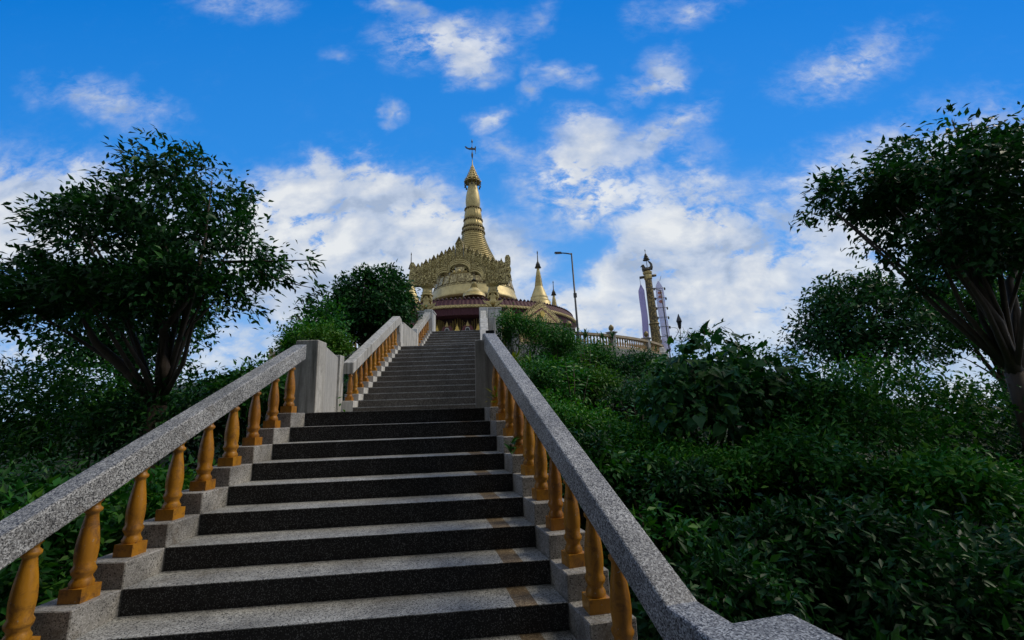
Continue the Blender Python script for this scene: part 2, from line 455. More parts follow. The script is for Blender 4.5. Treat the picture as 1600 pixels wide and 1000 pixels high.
# ------------------------------------------------------------------ ground
def gh(x, y):
    r = math.hypot(x - TC.x, y - TC.y)
    xs = [0, 15.6, 16.6, 20.6, 25.5, 28.5, 32, 35, 38, 60, 150, 1500]
    zs = [4.2, 4.2, 3.7, 3.4, 2.0, 1.0, -0.4, -1.1, -1.2, -3, -12, -30]
    h = float(np.interp(r, xs, zs))
    return h + 0.12 * math.sin(x * 1.7 + 0.6 * y) * math.sin(y * 1.3)
ax = [math.copysign(3.0 * math.sinh(abs(t)), t) for t in np.linspace(-6.6, 6.6, 141)]
mb = MB()
vs = [(x, y + 5, gh(x, y + 5)) for y in ax for x in ax]
n = len(ax)
mb.add(vs, [(j * n + i, j * n + i + 1, (j + 1) * n + i + 1, (j + 1) * n + i) for j in range(n - 1) for i in range(n - 1)], 0, True)
g = mb.build('ground', M['soil']); g['kind'] = 'structure'
p = MB().box(-4.5, 2.4, -12, -3.1, -0.9, -0.484).build('path', M['paving']); p['kind'] = 'structure'
mb = MB().lathe([(15.7, -0.35), (15.7, 0)], (TC.x, TC.y, ZT), 96, 0, False)
mb.box(-3.9, -0.05, 13.765, 18.6, ZT - 1.5, ZT - 0.004)
p = mb.build('pavement', M['paving']); p['kind'] = 'structure'

# ------------------------------------------------------------------ staircases
def step(parent, a, b, c, d_, z, risermat, stripe=None):
    TH = 0.005 if stripe else 0.02
    """a,b front left/right; c,d_ back right/left (plan). dark riser block with a pale tread slab"""
    f = (a - d_).normalized() * 0.006
    r = MB().prism([a, b, c + (c - b) * 0.06, d_ + (d_ - a) * 0.06], z - RISE - 0.12, z - TH - 0.001).build('step', risermat, parent)
    mb = MB()
    a2, b2, c2, e2 = a + f, b + f, c - (c - b) * 0.004, d_ - (d_ - a) * 0.004
    if stripe:
        L = (b2 - a2).length
        u1, u2 = 1 - stripe[1] / L, 1 - stripe[0] / L
        for (p0, p1, mi) in ((0, u1, 0), (u1, u2, 1), (u2, 1, 0)):
            mb.prism([a2.lerp(b2, p0), a2.lerp(b2, p1), e2.lerp(c2, p1), e2.lerp(c2, p0)], z - TH, z, mi)
    else:
        mb.prism([a2, b2, c2, e2], z - TH, z)
    mb.build('tread', [M['tread'], M['stripe']], r)

lower = thing('staircase', 'wide lowest flight of dark terrazzo steps with pale treads and brown stripes, nearest the viewer', 'staircase')
for k in range(-3, 9):
    if k < 8:
        step(lower, pL(k), pR(k), pR(k + 1), pL(k + 1), k * RISE, M['riser'], (0.19, 0.33))
    else:
        MB().prism([pL(8), pR(8, 0.3), V2(0.35, L1 + 0.02), V2(-3.4, L1 + 0.02), V2(-2.5, 0.05)], 0.9, 8 * RISE - 0.007).build('landing', M['riser'], lower)
        f = EY * -0.006
        MB().prism([pL(8) + f, pR(8) + f, V2(0.3, 0.3), V2(0.3, L1 - 0.003), V2(-3.39, L1 - 0.003), V2(-2.49, 0.06)], 8 * RISE - 0.006, 8 * RISE).build('landing_slab', M['tread'], lower)

def xr(y): return -0.35 - (y - L1) * (0.61 / 9.37)
mid = thing('staircase', 'middle flight of narrower grey-brown steps rising from the landing wall between ochre balusters', 'staircase')
for j in range(13):
    y, z = L1 + j * D2, (9 + j) * RISE
    y1 = y + D2 if j < 12 else y + 2.6
    step(mid, V2(XL, y), V2(xr(y), y), V2(xr(y1), y1), V2(XL, y1), z, M['riser_far'])
Y3 = L1 + 12 * D2 + 2.6
top = thing('staircase', 'short top flight of steps ending below the golden gateway', 'staircase')
for i in range(9):
    y, z = Y3 + i * D2, (22 + i) * RISE
    y1 = y + D2
    step(top, V2(XL, y), V2(xr(y), y), V2(xr(y1), y1), V2(XL, y1), z, M['riser_far'])
YT = Y3 + 8 * D2

# ------------------------------------------------------------------ balustrades of the stairs
def baluster(h, sx=1.0):
    """turned ochre baluster, unit: metres, foot at z=0"""
    mb = MB()
    w = 0.066 * sx
    mb.box(-w, w, -w, w, 0, 0.075 * h / 0.62)
    P = [(0.058, 0.075), (0.062, 0.095), (0.05, 0.115), (0.047, 0.13), (0.06, 0.15), (0.063, 0.165), (0.052, 0.185),
         (0.056, 0.23), (0.058, 0.27), (0.055, 0.32), (0.047, 0.38), (0.038, 0.43), (0.033, 0.465), (0.034, 0.475), (0.048, 0.487), (0.049, 0.5),
         (0.034, 0.515), (0.033, 0.53), (0.046, 0.545), (0.052, 0.565), (0.052, 0.585)]
    mb.lathe([(r * sx, z * h / 0.62) for r, z in P], (0, 0, 0), 12)
    mb.box(-0.055 * sx, 0.055 * sx, -0.055 * sx, 0.055 * sx, 0.583 * h / 0.62, h)
    return mb

def sloped(label, O, u, nrm, boxes, rail, srange, tr, tb, kerb_t, mats, extra_rail=None, group=None, hb=0.62):
    """boxes: (s0, s1, ztop, zbot). rail=(a_bot, slope, thick). runs along u from O, outward nrm"""
    root = thing('balustrade', label, 'balustrade', group=group)
    P = lambda s, t: O + u * s + nrm * t
    mb = MB()
    for (s0, s1, zt, zb) in boxes:
        mb.prism([P(s0, kerb_t[0]), P(s0, kerb_t[1]), P(s1 - 0.002, kerb_t[1]), P(s1 - 0.002, kerb_t[0])] if nrm.dot(V2(u.y, -u.x)) > 0 else
                 [P(s0, kerb_t[1]), P(s0, kerb_t[0]), P(s1 - 0.002, kerb_t[0]), P(s1 - 0.002, kerb_t[1])], zb, zt)
    bevel(mb.build('kerb', mats['kerb'], root), 0.006, 1)
    a, sl, th = rail
    pts = [(srange[0], a + sl * srange[0]), (srange[1], a + sl * srange[1]), (srange[1], a + sl * srange[1] + th), (srange[0], a + sl * srange[0] + th)]
    if extra_rail:
        pts = extra_rail(pts)
    mb = MB().extrude(pts, lambda s, z, t: (*P(s, t), z), tr[0], tr[1])
    h = mb.build('handrail', mats['rail'], root)
    bevel(h, 0.012, 2)
    src = None
    for (s0, s1, zt, zb) in boxes:
        sm = (s0 + s1) / 2
        if sm < srange[0] + 0.1 or sm > srange[1] - 0.04:
            continue
        hgt = a + sl * sm - zt + 0.05
        if src is None:
            src = baluster(hgt).build('baluster', mats['baluster'], root); o = src
        else:
            o = src.copy(); COL.objects.link(o); o.parent = root
        p = P(sm, tb)
        o.location = (p.x, p.y, zt)
        o.rotation_euler = (random.uniform(-.012, .012), random.uniform(-.012, .012), math.atan2(u.y, u.x) + random.uniform(-0.07, 0.07))
        w_ = random.uniform(0.95, 1.04); o.scale = (w_, w_, 1.0)
    return root, P

random.seed(3)
near_m = {'kerb': M['kerb'], 'rail': M['rail'], 'baluster': M['ochre']}
far_m = {'kerb': M['white'], 'rail': M['plaster'], 'baluster': M['ochre']}
# lower flight, right hand
bx_ = [(s_right(k), s_right(k + 1), (k + 1) * RISE, (k + 1) * RISE - 1.7) for k in range(-2, 8)]
def end_level(pts):          # the handrail turns level at its lower end
    (s0, z0), (s1, z1), (s2, z2), (s3, z3) = pts
    return [(s0 - 0.42, z0), (s0, z0), (s1, z1), (s2 - 0.05, z2 - 0.02), (s2 - 0.16, z2 - 0.03), (s3 + 0.02, z3), (s3 - 0.42, z3 - 0.005)]
root, P = sloped('grey granite-railed balustrade climbing along the right edge of the nearest wide flight', V2(0, 0), BY, BX, bx_,
                 (1.966, 0.470, 0.185), (-3.80, 0.27), (0.035, 0.197), 0.125, (0.004, 0.30), near_m, end_level)
mb = MB()
for (s0, s1, t0, t1, z0, z1) in ((-4.52, -4.17, -0.03, 0.30, -0.5, 0.37), (-4.56, -4.13, -0.07, 0.34, 0.37, 0.43)):
    mb.prism([P(s0, t0), P(s0, t1), P(s1, t1), P(s1, t0)], z0, z1)
bevel(mb.build('newel_post', M['rail'], root), 0.01)
mb = MB().box(-0.115, 0.16, 0.10, 0.36, 0.8, 2.16)
bevel(mb.build('post', M['grey_stone'], root), 0.012)
# lower flight, left hand
bx_ = [(s_left(k), s_left(k + 1), (k + 1) * RISE, (k + 1) * RISE - 1.7) for k in range(-2, 8)]
root, P = sloped('grey granite-railed balustrade descending left of the nearest wide flight to the path', PL0, LY, -LX, bx_,
                 (1.93, 0.470, 0.185), (-3.80, 0.0), (0.035, 0.197), 0.125, (0.004, 0.30), near_m,
                 lambda p: [(p[0][0] - 0.42, p[0][1]), p[0], p[1], p[2], (p[3][0] + .02, p[3][1]), (p[3][0] - 0.42, p[3][1])])
mb = MB()
for (s0, s1, t0, t1, z0, z1) in ((-4.52, -4.17, -0.03, 0.30, -0.5, 0.37), (-4.56, -4.13, -0.07, 0.34, 0.37, 0.43)):
    mb.prism([P(s0, t1), P(s0, t0), P(s1, t0), P(s1, t1)], z0, z1)
bevel(mb.build('newel_post', M['rail'], root), 0.01)
# landing walls
def wall_panel(label, a, b, th, z0, za, zb, cat='wall'):
    root = thing('landing_wall', label, cat)
    dirn = (b - a).normalized(); nn_ = V2(-dirn.y, dirn.x) * th
    vs = [(*a, z0), (*b, z0), (*(b + nn_), z0), (*(a + nn_), z0), (*a, za), (*b, zb), (*(b + nn_), zb), (*(a + nn_), za)]
    fs = [(3, 2, 1, 0), (4, 5, 6, 7), (0, 1, 5, 4), (1, 2, 6, 5), (2, 3, 7, 6), (3, 0, 4, 7)]
    w = MB().add(vs, fs).build('wall_panel', M['plaster'], root)
    bevel(w, 0.012)
    return root
r_ = wall_panel('weathered white landing wall funnelling from the wide flight to the narrower stairs', V2(-2.16, 0.26), V2(-3.36, 3.9), 0.18, 0.5, 2.19, 2.5)
bevel(MB().prism([V2(-2.42, 0.0), V2(-2.125, 0.0), V2(-2.125, 0.27), V2(-2.42, 0.27)], 0.4, 2.21).build('post', M['plaster'], r_), 0.012)
bevel(MB().prism([V2(-3.60, 3.86), V2(-3.30, 3.86), V2(-3.30, 4.10), V2(-3.60, 4.10)], 0.5, 2.55).build('post', M['plaster'], r_), 0.012)
# middle flight, left hand
SL = RISE / D2
bx_ = [(j * D2, (j + 1) * D2, (10 + j) * RISE - 0.02, (10 + j) * RISE - 2.6) for j in range(13)]
def hook(pts):
    (s0, z0), (s1, z1), (s2, z2), (s3, z3) = pts
    return [(s0, z0), (s1, z1), (s1 + 0.0, z1 - 0.25), (s1 + 0.32, z1 - 0.30), (s1 + 0.34, z2 - 0.16), (s1 + 0.2, z2 - 0.03), (s2, z2 + 0.02), (s3, z3)]
root, P = sloped('white plaster balustrade with ochre balusters along the left of the middle flight', V2(XL, L1), V2(0, 1), V2(-1, 0), bx_,
                 (9 * RISE + 0.70, SL, 0.25), (0.03, 4.02), (0.04, 0.27), 0.15, (0.004, 0.32), far_m, hook)
bevel(MB().box(XL - 0.3, XL - 0.02, L1 + 4.08, L1 + 4.40, 2.2, 4.12).build('post', M['white'], root), 0.02)
wall_panel('white landing wall between the middle and top flights on the left', V2(XL - 0.02, L1 + 4.42), V2(XL - 0.02, Y3 - 0.05), 0.24, 2.0, 4.2, 4.2)
# top flight, left hand
bx_ = [(j * D2, (j + 1) * D2, (23 + j) * RISE - 0.02, (23 + j) * RISE - 2.2) for j in range(8)]
root, P = sloped('short white balustrade with ochre balusters left of the top flight below the gateway', V2(XL, Y3), V2(0, 1), V2(-1, 0), bx_,
                 (22 * RISE + 0.62, SL, 0.25), (0.0, 2.74), (0.04, 0.28), 0.15, (0.004, 0.32), far_m)
bevel(MB().box(XL - 0.34, XL + 0.03, YT - 0.03, YT + 0.13, 3.6, ZT + 0.98).build('post', M['white'], root), 0.012)
bevel(MB().box(XL - 0.33, XL + 0.0, Y3 - 0.22, Y3 - 0.005, 2.4, 22 * RISE + 0.85).build('post', M['white'], root), 0.012)
# right hand of the two upper flights
ud = V2(xr(YT) - xr(L1), YT - L1).normalized(); un = V2(ud.y, -ud.x)
bx_ = [(j * D2, (j + 1) * D2, (10 + j) * RISE - 0.02, (10 + j) * RISE - 2.6) for j in range(12)]
root, P = sloped('white balustrade along the right of the middle flight half hidden behind the grey post', V2(xr(L1), L1), ud, un, bx_,
                 (9 * RISE + 0.62, SL, 0.22), (0.03, 4.02), (0.03, 0.26), 0.15, (0.004, 0.32), far_m)
O3 = V2(xr(Y3), Y3)
bx_ = [(j * D2, (j + 1) * D2, (23 + j) * RISE - 0.02, (23 + j) * RISE - 2.2) for j in range(8)]
root, P = sloped('white balustrade at the right of the top flight leading up to the gateway pedestal', O3, ud, un, bx_,
                 (22 * RISE + 0.62, SL, 0.25), (0.0, 2.74), (0.03, 0.28), 0.15, (0.004, 0.32), far_m)
bevel(MB().box(xr(YT) - 0.02, xr(YT) + 0.34, YT - 0.03, YT + 0.13, 3.6, ZT + 1.0).build('post', M['white'], root), 0.012)
wall_panel('white landing wall on the right between the middle and top flights', V2(xr(Y3) + 0.28, Y3 - 0.02), V2(xr(L1 + 4.2) + 0.28, L1 + 4.06), 0.24, 2.0, 4.2, 4.2)
# plain side wall on the right of the broad landing
wall_panel('grey landing wall on the right behind the top of the granite handrail', V2(0.16, L1 - 0.1), V2(0.16, 0.40), 0.12, 0.4, 2.1, 2.1)

# ------------------------------------------------------------------ carved pieces
def hsh(i, j, s=0):
    x = math.sin(i * 12.9898 + j * 78.233 + s * 37.719) * 43758.5453
    return x - math.floor(x)

def flame(w, h, th, seed=0, nx=8, ny=14, amp=0.035):
    """pointed, carved upright slab standing at z=0, facing -y"""
    v0 = 1 - min(0.42, 1.0 * w / h)
    def prof(v):
        if v < v0:
            return 1.0
        t = (v - v0) / (1 - v0)
        return max(0.04, (1 - t) ** 0.85 * (1.12 - 0.12 * t) if t > 0.12 else 1.1)
    mb = MB(); vs = []
    for j in range(ny + 1):
        for i in range(nx + 1):
            v, u = j / ny, i / nx - 0.5
            edge = i in (0, nx)
            frame = i in (1, nx - 1)
            y = -th / 2 - (0.0 if edge else (amp * 0.9 if frame else amp * (hsh(i, j, seed) - 0.35)))
            vs.append((u * w * prof(v), y, v * h))
    b = len(vs)
    for j in range(ny + 1):
        for i in (0, nx):
            v, u = j / ny, i / nx - 0.5
            vs.append((u * w * prof(v), th / 2, v * h))
    fs = [(j * (nx + 1) + i, j * (nx + 1) + i + 1, (j + 1) * (nx + 1) + i + 1, (j + 1) * (nx + 1) + i) for j in range(ny) for i in range(nx)]
    for j in range(ny):
        fs.append((b + 2 * j + 1, b + 2 * j, b + 2 * j + 2, b + 2 * j + 3))
        fs.append((j * (nx + 1), (j + 1) * (nx + 1), b + 2 * (j + 1), b + 2 * j))
        fs.append((j * (nx + 1) + nx, b + 2 * j + 1, b + 2 * j + 3, (j + 1) * (nx + 1) + nx))
    mb.add(vs, fs)
    return mb

def scroll_poly(w, h, flip):
    """curling end ornament outline"""
    pts = [(0, 0), (0.75, 0.0), (1.0, 0.2), (0.93, 0.36), (1.0, 0.5), (0.9, 0.62), (0.98, 0.75), (0.97, 0.9), (0.85, 1.0), (0.66, 0.99), (0.56, 0.9), (0.62, 0.8), (0.5, 0.72), (0.38, 0.78), (0.3, 0.9), (0.2, 0.78), (0.1, 0.82), (0.0, 0.7)]
    q = [(x * w, z * h) for x, z in pts]
    return [(-x, z) for x, z in reversed(q)] if flip else q

# ------------------------------------------------------------------ golden gateway over the head of the stairs
XG, YG = -1.87, 14.0
gate = thing('gateway', 'golden carved gateway with flame pinnacles on white pedestals at the head of the stairs', 'gateway', (XG, YG, ZT))
def opening(u):
    u = abs(u)
    zb = 6.86
    for (c, w, z, h) in ((0.0, 0.46, 7.58, 0.34), (0.66, 0.36, 7.18, 0.36), (1.10, 0.26, 6.84, 0.30)):
        if abs(u - c) <= w:
            zb = max(zb, z + h * math.sqrt(max(0, 1 - ((u - c) / w) ** 2)))
    return zb - ZT
def band_top(u):
    return (8.20 - ZT) - 0.62 * min(1.0, abs(u) / 1.25) ** 1.2 - (0.30 if abs(u) > 1.25 else 0) * min(1, (abs(u) - 1.25) / 0.5)
us = [(-1.95 + 3.9 * i / 120) for i in range(121)]
mb = MB(); vs = []; NZ = 8
for i, u in enumerate(us):
    z0 = opening(u) if abs(u) < 1.17 else 6.95 - ZT + 0.15 * max(0, abs(u) - 1.6) / 0.35
    z1 = band_top(u) + 0.16
    for j in range(NZ + 1):
        vs.append((u, -0.16 - 0.05 * (hsh(i, j, 5) if 0 < j < NZ else 0.2), z0 + (z1 - z0) * j / NZ))
b0 = len(vs)
for i, u in enumerate(us):
    vs.append((u, 0.16, vs[i * (NZ + 1)][2])); vs.append((u, 0.16, vs[i * (NZ + 1) + NZ][2]))
fs = []
for i in range(120):
    a, c = i * (NZ + 1), (i + 1) * (NZ + 1)
    fs += [(a + j, c + j, c + j + 1, a + j + 1) for j in range(NZ)]
    fs.append((b0 + 2 * i + 2, b0 + 2 * i, b0 + 2 * i + 1, b0 + 2 * i + 3))
    fs.append((a, b0 + 2 * i, b0 + 2 * i + 2, c)); fs.append((a + NZ, c + NZ, b0 + 2 * i + 3, b0 + 2 * i + 1))
mb.add(vs, fs)
mb.build('pediment', M['relief'], gate)
# moulded band following the lobed opening
for off, dep, nm in ((0.03, 0.26, 0.045), (0.13, 0.23, 0.04), (0.22, 0.215, 0.035)):
    pts = []
    for i in range(97):
        u = -1.15 + 2.3 * i / 96
        pts.append((u * (1 + off * 0.25), -dep, opening(u) + off))
    MB().tube(pts, nm, 6).build('arch_moulding', M['gold_pale'], gate)
seed = 1
MB_f = flame(0.36, 1.30, 0.24, 1, 12, 30, 0.05)
o = MB_f.build('flame_pinnacle', M['relief'], gate); o.location = (0.0, -0.08, 9.27 - ZT - 1.30)
for sgn in (-1, 1):
    x = 0.27
    for q in range(10):
        wide = q % 2 == 1
        w = 0.235 if wide else 0.13
        seed += 1
        tz = 8.86 - 0.525 * (x - 0.25) + (0.05 if wide else 0.0)
        bz = 7.72 - 0.46 * (x - 0.25)
        o = flame(w, tz - bz, 0.2 if wide else 0.23, seed, 10 if wide else 4, 26 if wide else 14, 0.045 if wide else 0.03).build('flame_pinnacle', M['relief'], gate)
        o.location = (sgn * x, -0.06 if wide else -0.09, bz - ZT)
        x += w / 2 - 0.004 + ((0.13 if wide else 0.235) / 2)
for sgn, w, h in ((-1, 0.54, 1.10), (1, 0.62, 1.32)):
    sp = scroll_poly(w, h, sgn < 0)
    mb = MB().extrude(sp, lambda x, z, y: (x, y, z), 0.13, -0.19)
    rnd = random.Random(8)
    for q in range(34):
        cx, cz = rnd.uniform(0.08, 0.85) * w * sgn, rnd.uniform(0.05, 0.86) * h
        if cz > 0.72 * h and abs(cx) < 0.55 * w:
            continue
        mb.ball((cx, -0.19, cz), (0.045, 0.035, 0.05), 0, 6, 4)
    o = mb.build('scroll_end', M['relief'], gate); o.location = (sgn * 1.72, 0, 7.0 - ZT)

def guardian(sgn):
    """crouching gilded guardian carrying the capital, one continuous skin"""
    V = [(0, 0, 0.33), (0, 0, 0.52), (0, -0.02, 0.70), (0, -0.05, 0.80), (0, -0.09, 0.90),
         (0.13, -0.04, 0.68), (0.25, -0.05, 0.56), (0.20, -0.06, 0.80), (0.14, -0.02, 0.95),
         (-0.13, -0.04, 0.68), (-0.25, -0.05, 0.56), (-0.20, -0.06, 0.80), (-0.14, -0.02, 0.95),
         (0.13, -0.06, 0.28), (0.33, -0.16, 0.34), (0.18, -0.14, 0.10), (0.10, -0.22, 0.04),
         (-0.13, -0.06, 0.28), (-0.33, -0.16, 0.34), (-0.18, -0.14, 0.10), (-0.10, -0.22, 0.04)]
    E = [(0, 1), (1, 2), (2, 3), (3, 4), (2, 5), (5, 6), (6, 7), (7, 8), (2, 9), (9, 10), (10, 11), (11, 12),
         (0, 13), (13, 14), (14, 15), (15, 16), (0, 17), (17, 18), (18, 19), (19, 20)]
    R = [0.14, 0.13, 0.12, 0.07, 0.10, 0.07, 0.055, 0.045, 0.035, 0.07, 0.055, 0.045, 0.035, 0.10, 0.075, 0.05, 0.045, 0.10, 0.075, 0.05, 0.045]
    me = bpy.data.meshes.new('guardian_figure')
    me.from_pydata(V, E, [])
    me.materials.append(M['gold'])
    o = bpy.data.objects.new('guardian_figure', me)
    COL.objects.link(o)
    md = o.modifiers.new('skin', 'SKIN'); md.use_smooth_shade = True
    for i, r in enumerate(R):
        me.skin_vertices[0].data[i].radius = (r, r)
    me.skin_vertices[0].data[0].use_root = True
    ms = o.modifiers.new('subd', 'SUBSURF'); ms.levels = 1; ms.render_levels = 2
    o.parent = gate
    return o
for sgn, zt in ((-1, 5.78), (1, 5.84)):
    px = 1.49 * sgn
    ped = MB().box(px - 0.33, px + 0.33, -0.34, 0.36, -0.6, zt - ZT - 0.06)
    ped.box(px - 0.36, px + 0.36, -0.37, 0.39, zt - ZT - 0.06, zt - ZT)
    bevel(ped.build('pedestal', M['white'], gate), 0.012)
    z0 = zt - ZT
    pl = MB()
    pl.box(px - 0.20, px + 0.20, -0.06, 0.24, z0, 6.98 - ZT)
    pl.lathe([(0.26, 0), (0.30, 0.04), (0.24, 0.08), (0.22, 0.13), (0.25, 0.16), (0.21, 0.20), (0.20, 0.34), (0.24, 0.38), (0.29, 0.42), (0.30, 0.46)], (px, -0.02, 6.52 - ZT), 16)
    pl.build('pillar', M['gold'], gate)
    o = guardian(sgn); o.location = (px, -0.16, z0); o.scale = (1.0, 1.0, 0.80)
    # splayed skirt wings at the guardian's feet
    for s2 in (-1, 1):
        wg = MB().extrude([(0.05, 0.02), (0.40, 0.24), (0.46, 0.36), (0.34, 0.30), (0.10, 0.16)] if s2 > 0 else [(-0.10, 0.16), (-0.34, 0.30), (-0.46, 0.36), (-0.40, 0.24), (-0.05, 0.02)],
                          lambda x, z, y: (px + x, y, z0 + z), -0.30, -0.38)
        wg.build('wing', M['gold_pale'], gate)

# ------------------------------------------------------------------ round pagoda
pag = thing('pagoda', 'large round golden pagoda with maroon roof ring and tall ringed spire above the stairs', 'pagoda', (TC.x, TC.y, 0))
def pol(r, deg, z):      # angle from the front (-y), positive to the right
    a = rad(deg)
    return (r * math.sin(a), -r * math.cos(a), z)
SEG = 128
MB().lathe([(7.65, ZT), (7.65, 8.55)], (0, 0, 0), SEG).build('wall', M['maroon_dark'], pag)
mb = MB()
for i in range(150):
    dg = -95 + 190 * i / 149
    h = 7.55 + 0.55 * abs(math.sin(rad((dg - 1.0) * 180 / 10.8)))
    a, b_, c_ = pol(7.66, dg - 0.36, 0), pol(7.93, dg, 0), pol(7.66, dg + 0.36, 0)
    mb.prism([a[:2], b_[:2], c_[:2]], ZT, h)
mb.build('gilded_pleats', M['gold_pale'], pag)
def niche(dg):
    fx = lambda x, z, w: (lambda p: (p[0] + x * math.cos(rad(dg)), p[1] + x * math.sin(rad(dg)), z))(pol(w, dg, 0))
    arc = lambda r, z0, zs=1.0: [(r * math.cos(t), z0 + zs * r * math.sin(t)) for t in np.linspace(0, PI, 15)]
    o = MB().extrude([(0.40, ZT)] + arc(0.40, 7.24, 0.95) + [(-0.40, ZT)], fx, 7.95, 7.80).build('niche', M['maroon_arch'], pag)
    MB().extrude([(0.17, ZT)] + arc(0.17, 7.26, 1.0) + [(-0.17, ZT)], fx, 7.99, 7.951).build('surround', M['white'], o)
    MB().extrude([(0.13, ZT)] + arc(0.13, 7.25, 0.8) + [(-0.13, ZT)], fx, 8.01, 7.991).build('opening', M['black'], o)
def spike(dg, big):
    fx = lambda x, z, w: (lambda p: (p[0] + x * math.cos(rad(dg)), p[1] + x * math.sin(rad(dg)), z))(pol(w, dg, 0))
    s = 1.0 if big else 0.6
    z = 7.02 if big else 7.5
    s *= 0.85
    P = [(0.27 * s, 0), (0.2 * s, 0.16 * s), (0.22 * s, 0.2 * s), (0.12 * s, 0.36 * s), (0.13 * s, 0.42 * s), (0.04 * s, 0.6 * s), (0, 0.82 * s)]
    poly = [(x, z + y) for x, y in P] + [(-x, z + y) for x, y in reversed(P[:-1])]
    mb = MB().extrude(poly, fx, 8.0, 7.84)
    mb.build('triangular_ornament', M['gold_bright' if big else 'gold'], pag)
for i in range(-6, 7):
    niche(1.0 + 10.8 * i); spike(6.4 + 10.8 * i, True); spike(1.0 + 10.8 * i, False)
# eaves: soffit, valance, gold trim, tiled roof ring with crest
MB().lathe([(7.5, 8.20), (8.82, 8.14), (8.82, 8.18), (7.5, 8.5)], (0, 0, 0), SEG).build('soffit', M['maroon_dark'], pag)
def ridged(n_, amp): return lambda a, z: 1 + amp * (1 if int(a / (2 * PI) * n_ * 2) % 2 else 0)
mb = MB().lathe([(8.80, 8.10), (8.86, 8.12), (8.90, 8.60), (8.86, 8.62)], (0, 0, 0), 720, 0, False, 0, ridged(180, 0.004))
mb.build('valance', M['maroon'], pag)
mb = MB().lathe([(8.9, 8.62), (9.02, 8.62), (9.06, 8.68), (9.0, 8.74), (9.06, 8.80), (9.0, 8.83), (8.85, 8.83)], (0, 0, 0), SEG)
for i in range(220):
    p = pol(9.03, i * 360 / 220, 8.70)
    mb.ball(p, (0.07, 0.07, 0.08), 0, 6, 4)
mb.build('eave_trim', M['gold_pale'], pag)
mb = MB().lathe([(8.98, 8.835), (8.94, 8.90), (8.72, 9.22), (8.66, 9.30), (8.5, 9.32)], (0, 0, 0), 720, 0, False, 0, ridged(180, 0.005))
mb.lathe([(8.5, 9.25), (7.0, 9.66), (5.4, 10.1), (3.95, 10.48)], (0, 0, 0), 720, 0, False, 0, ridged(180, 0.004))
mb.build('roof', M['maroon'], pag)
mb = MB()
for i in range(170):
    dg = i * 360 / 170
    p = pol(8.66, dg, 0)
    mb.lathe([(0.10, 9.30), (0.13, 9.34), (0.07, 9.39), (0.01, 9.46)], (p[0], p[1], 0), 5)
mb.build('roof_crest', M['maroon_dark'], pag)
# bell and spire
MB().lathe([(3.7, 9.9), (3.7, 10.1), (3.66, 10.15), (3.62, 10.8), (3.78, 10.86)], (0, 0, 0), SEG).build('drum', M['gold_dark'], pag)
MB().lathe([(3.75, 10.88), (4.02, 10.98), (4.03, 11.08), (3.98, 11.2), (3.84, 11.5), (3.74, 11.8), (3.68, 11.95)], (0, 0, 0), SEG).build('bell', M['gold_pale'], pag)
band = MB().lathe([(3.68, 11.95), (3.72, 12.02), (3.66, 12.08)], (0, 0, 0), SEG)
band.lathe([(3.62, 12.06), (3.36, 13.0), (3.2, 13.5), (3.0, 13.9), (2.8, 14.1)], (0, 0, 0), SEG)
for i in range(60):                                 # raised relief panels round the bell
    dg = i * 12
    if i < 30:
        q = [pol(3.68, dg - 4.6, 12.16), pol(3.68, dg + 4.6, 12.16), pol(3.46, dg + 4.4, 12.92), pol(3.46, dg - 4.4, 12.92)]
        q2 = [pol(3.56, dg - 4.6, 12.16), pol(3.56, dg + 4.6, 12.16), pol(3.34, dg + 4.4, 12.92), pol(3.34, dg - 4.4, 12.92)]
        band.add(q + q2, [(0, 1, 2, 3), (0, 3, 7, 4), (1, 5, 6, 2), (3, 2, 6, 7), (0, 4, 5, 1)])
band.build('relief_band', M['relief_big'], pag)
mb = MB()
for i in range(40):
    p = pol(3.30, i * 9, 13.2)
    mb.ball(p, (0.2, 0.2, 0.16), 0, 7, 5)
mb.lathe([(3.36, 13.0), (3.46, 13.05), (3.34, 13.1)], (0, 0, 0), SEG)
mb.build('lotus_beads', M['gold_pale'], pag)
prof = [(2.85, 14.05), (2.72, 14.2)]
pts = [(2.72, 14.2), (2.34, 14.6), (2.04, 15.0), (1.74, 15.65), (1.43, 16.3), (1.2, 16.9), (1.02, 17.5), (0.97, 17.85)]
zz = np.linspace(14.2, 17.85, 17)
rr = np.interp(zz, [p[1] for p in pts], [p[0] for p in pts])
for i in range(16):
    z0, z1 = zz[i], zz[i + 1]; r0, r1 = rr[i], rr[i + 1]; dzz = z1 - z0
    prof += [(r0, z0 + 0.02), (r0 + 0.045, z0 + dzz * 0.25), (r0 + 0.04 - (r0 - r1) * .5, z0 + dzz * 0.6), (r1 - 0.015, z0 + dzz * 0.85)]
MB().lathe(prof, (0, 0, 0), 64).build('ringed_cone', M['gold'], pag)
def collar(z, r, h, nm='ring'):
    mb = MB().lathe([(r - 0.1, z), (r, z + h * 0.15), (r + 0.05, z + h * 0.5), (r, z + h * 0.8), (r - 0.1, z + h)], (0, 0, 0), 48)
    k = int(2 * PI * r / 0.22)
    for i in range(k):
        p = pol(r + 0.02, i * 360 / k, z + h * 0.1)
        mb.lathe([(0.03, 0.1 * h), (0.07, 0.0), (0.02, -0.1)], p, 5)
    mb.build(nm, M['gold_dark'], pag)
collar(17.82, 1.06, 0.26); collar(18.3, 1.0, 0.16)
def petals(z0, r0, z1, r1, z2, r2):
    fl = lambda a, z: 1 + 0.05 * abs(math.sin(a * 9))
    MB().lathe([(r0 * .96, z0), (r0, z0 + 0.05), (r1, z1), (r2, z2)], (0, 0, 0), 144, 0, True, 0, fl).build('petal_tier', M['gold'], pag)
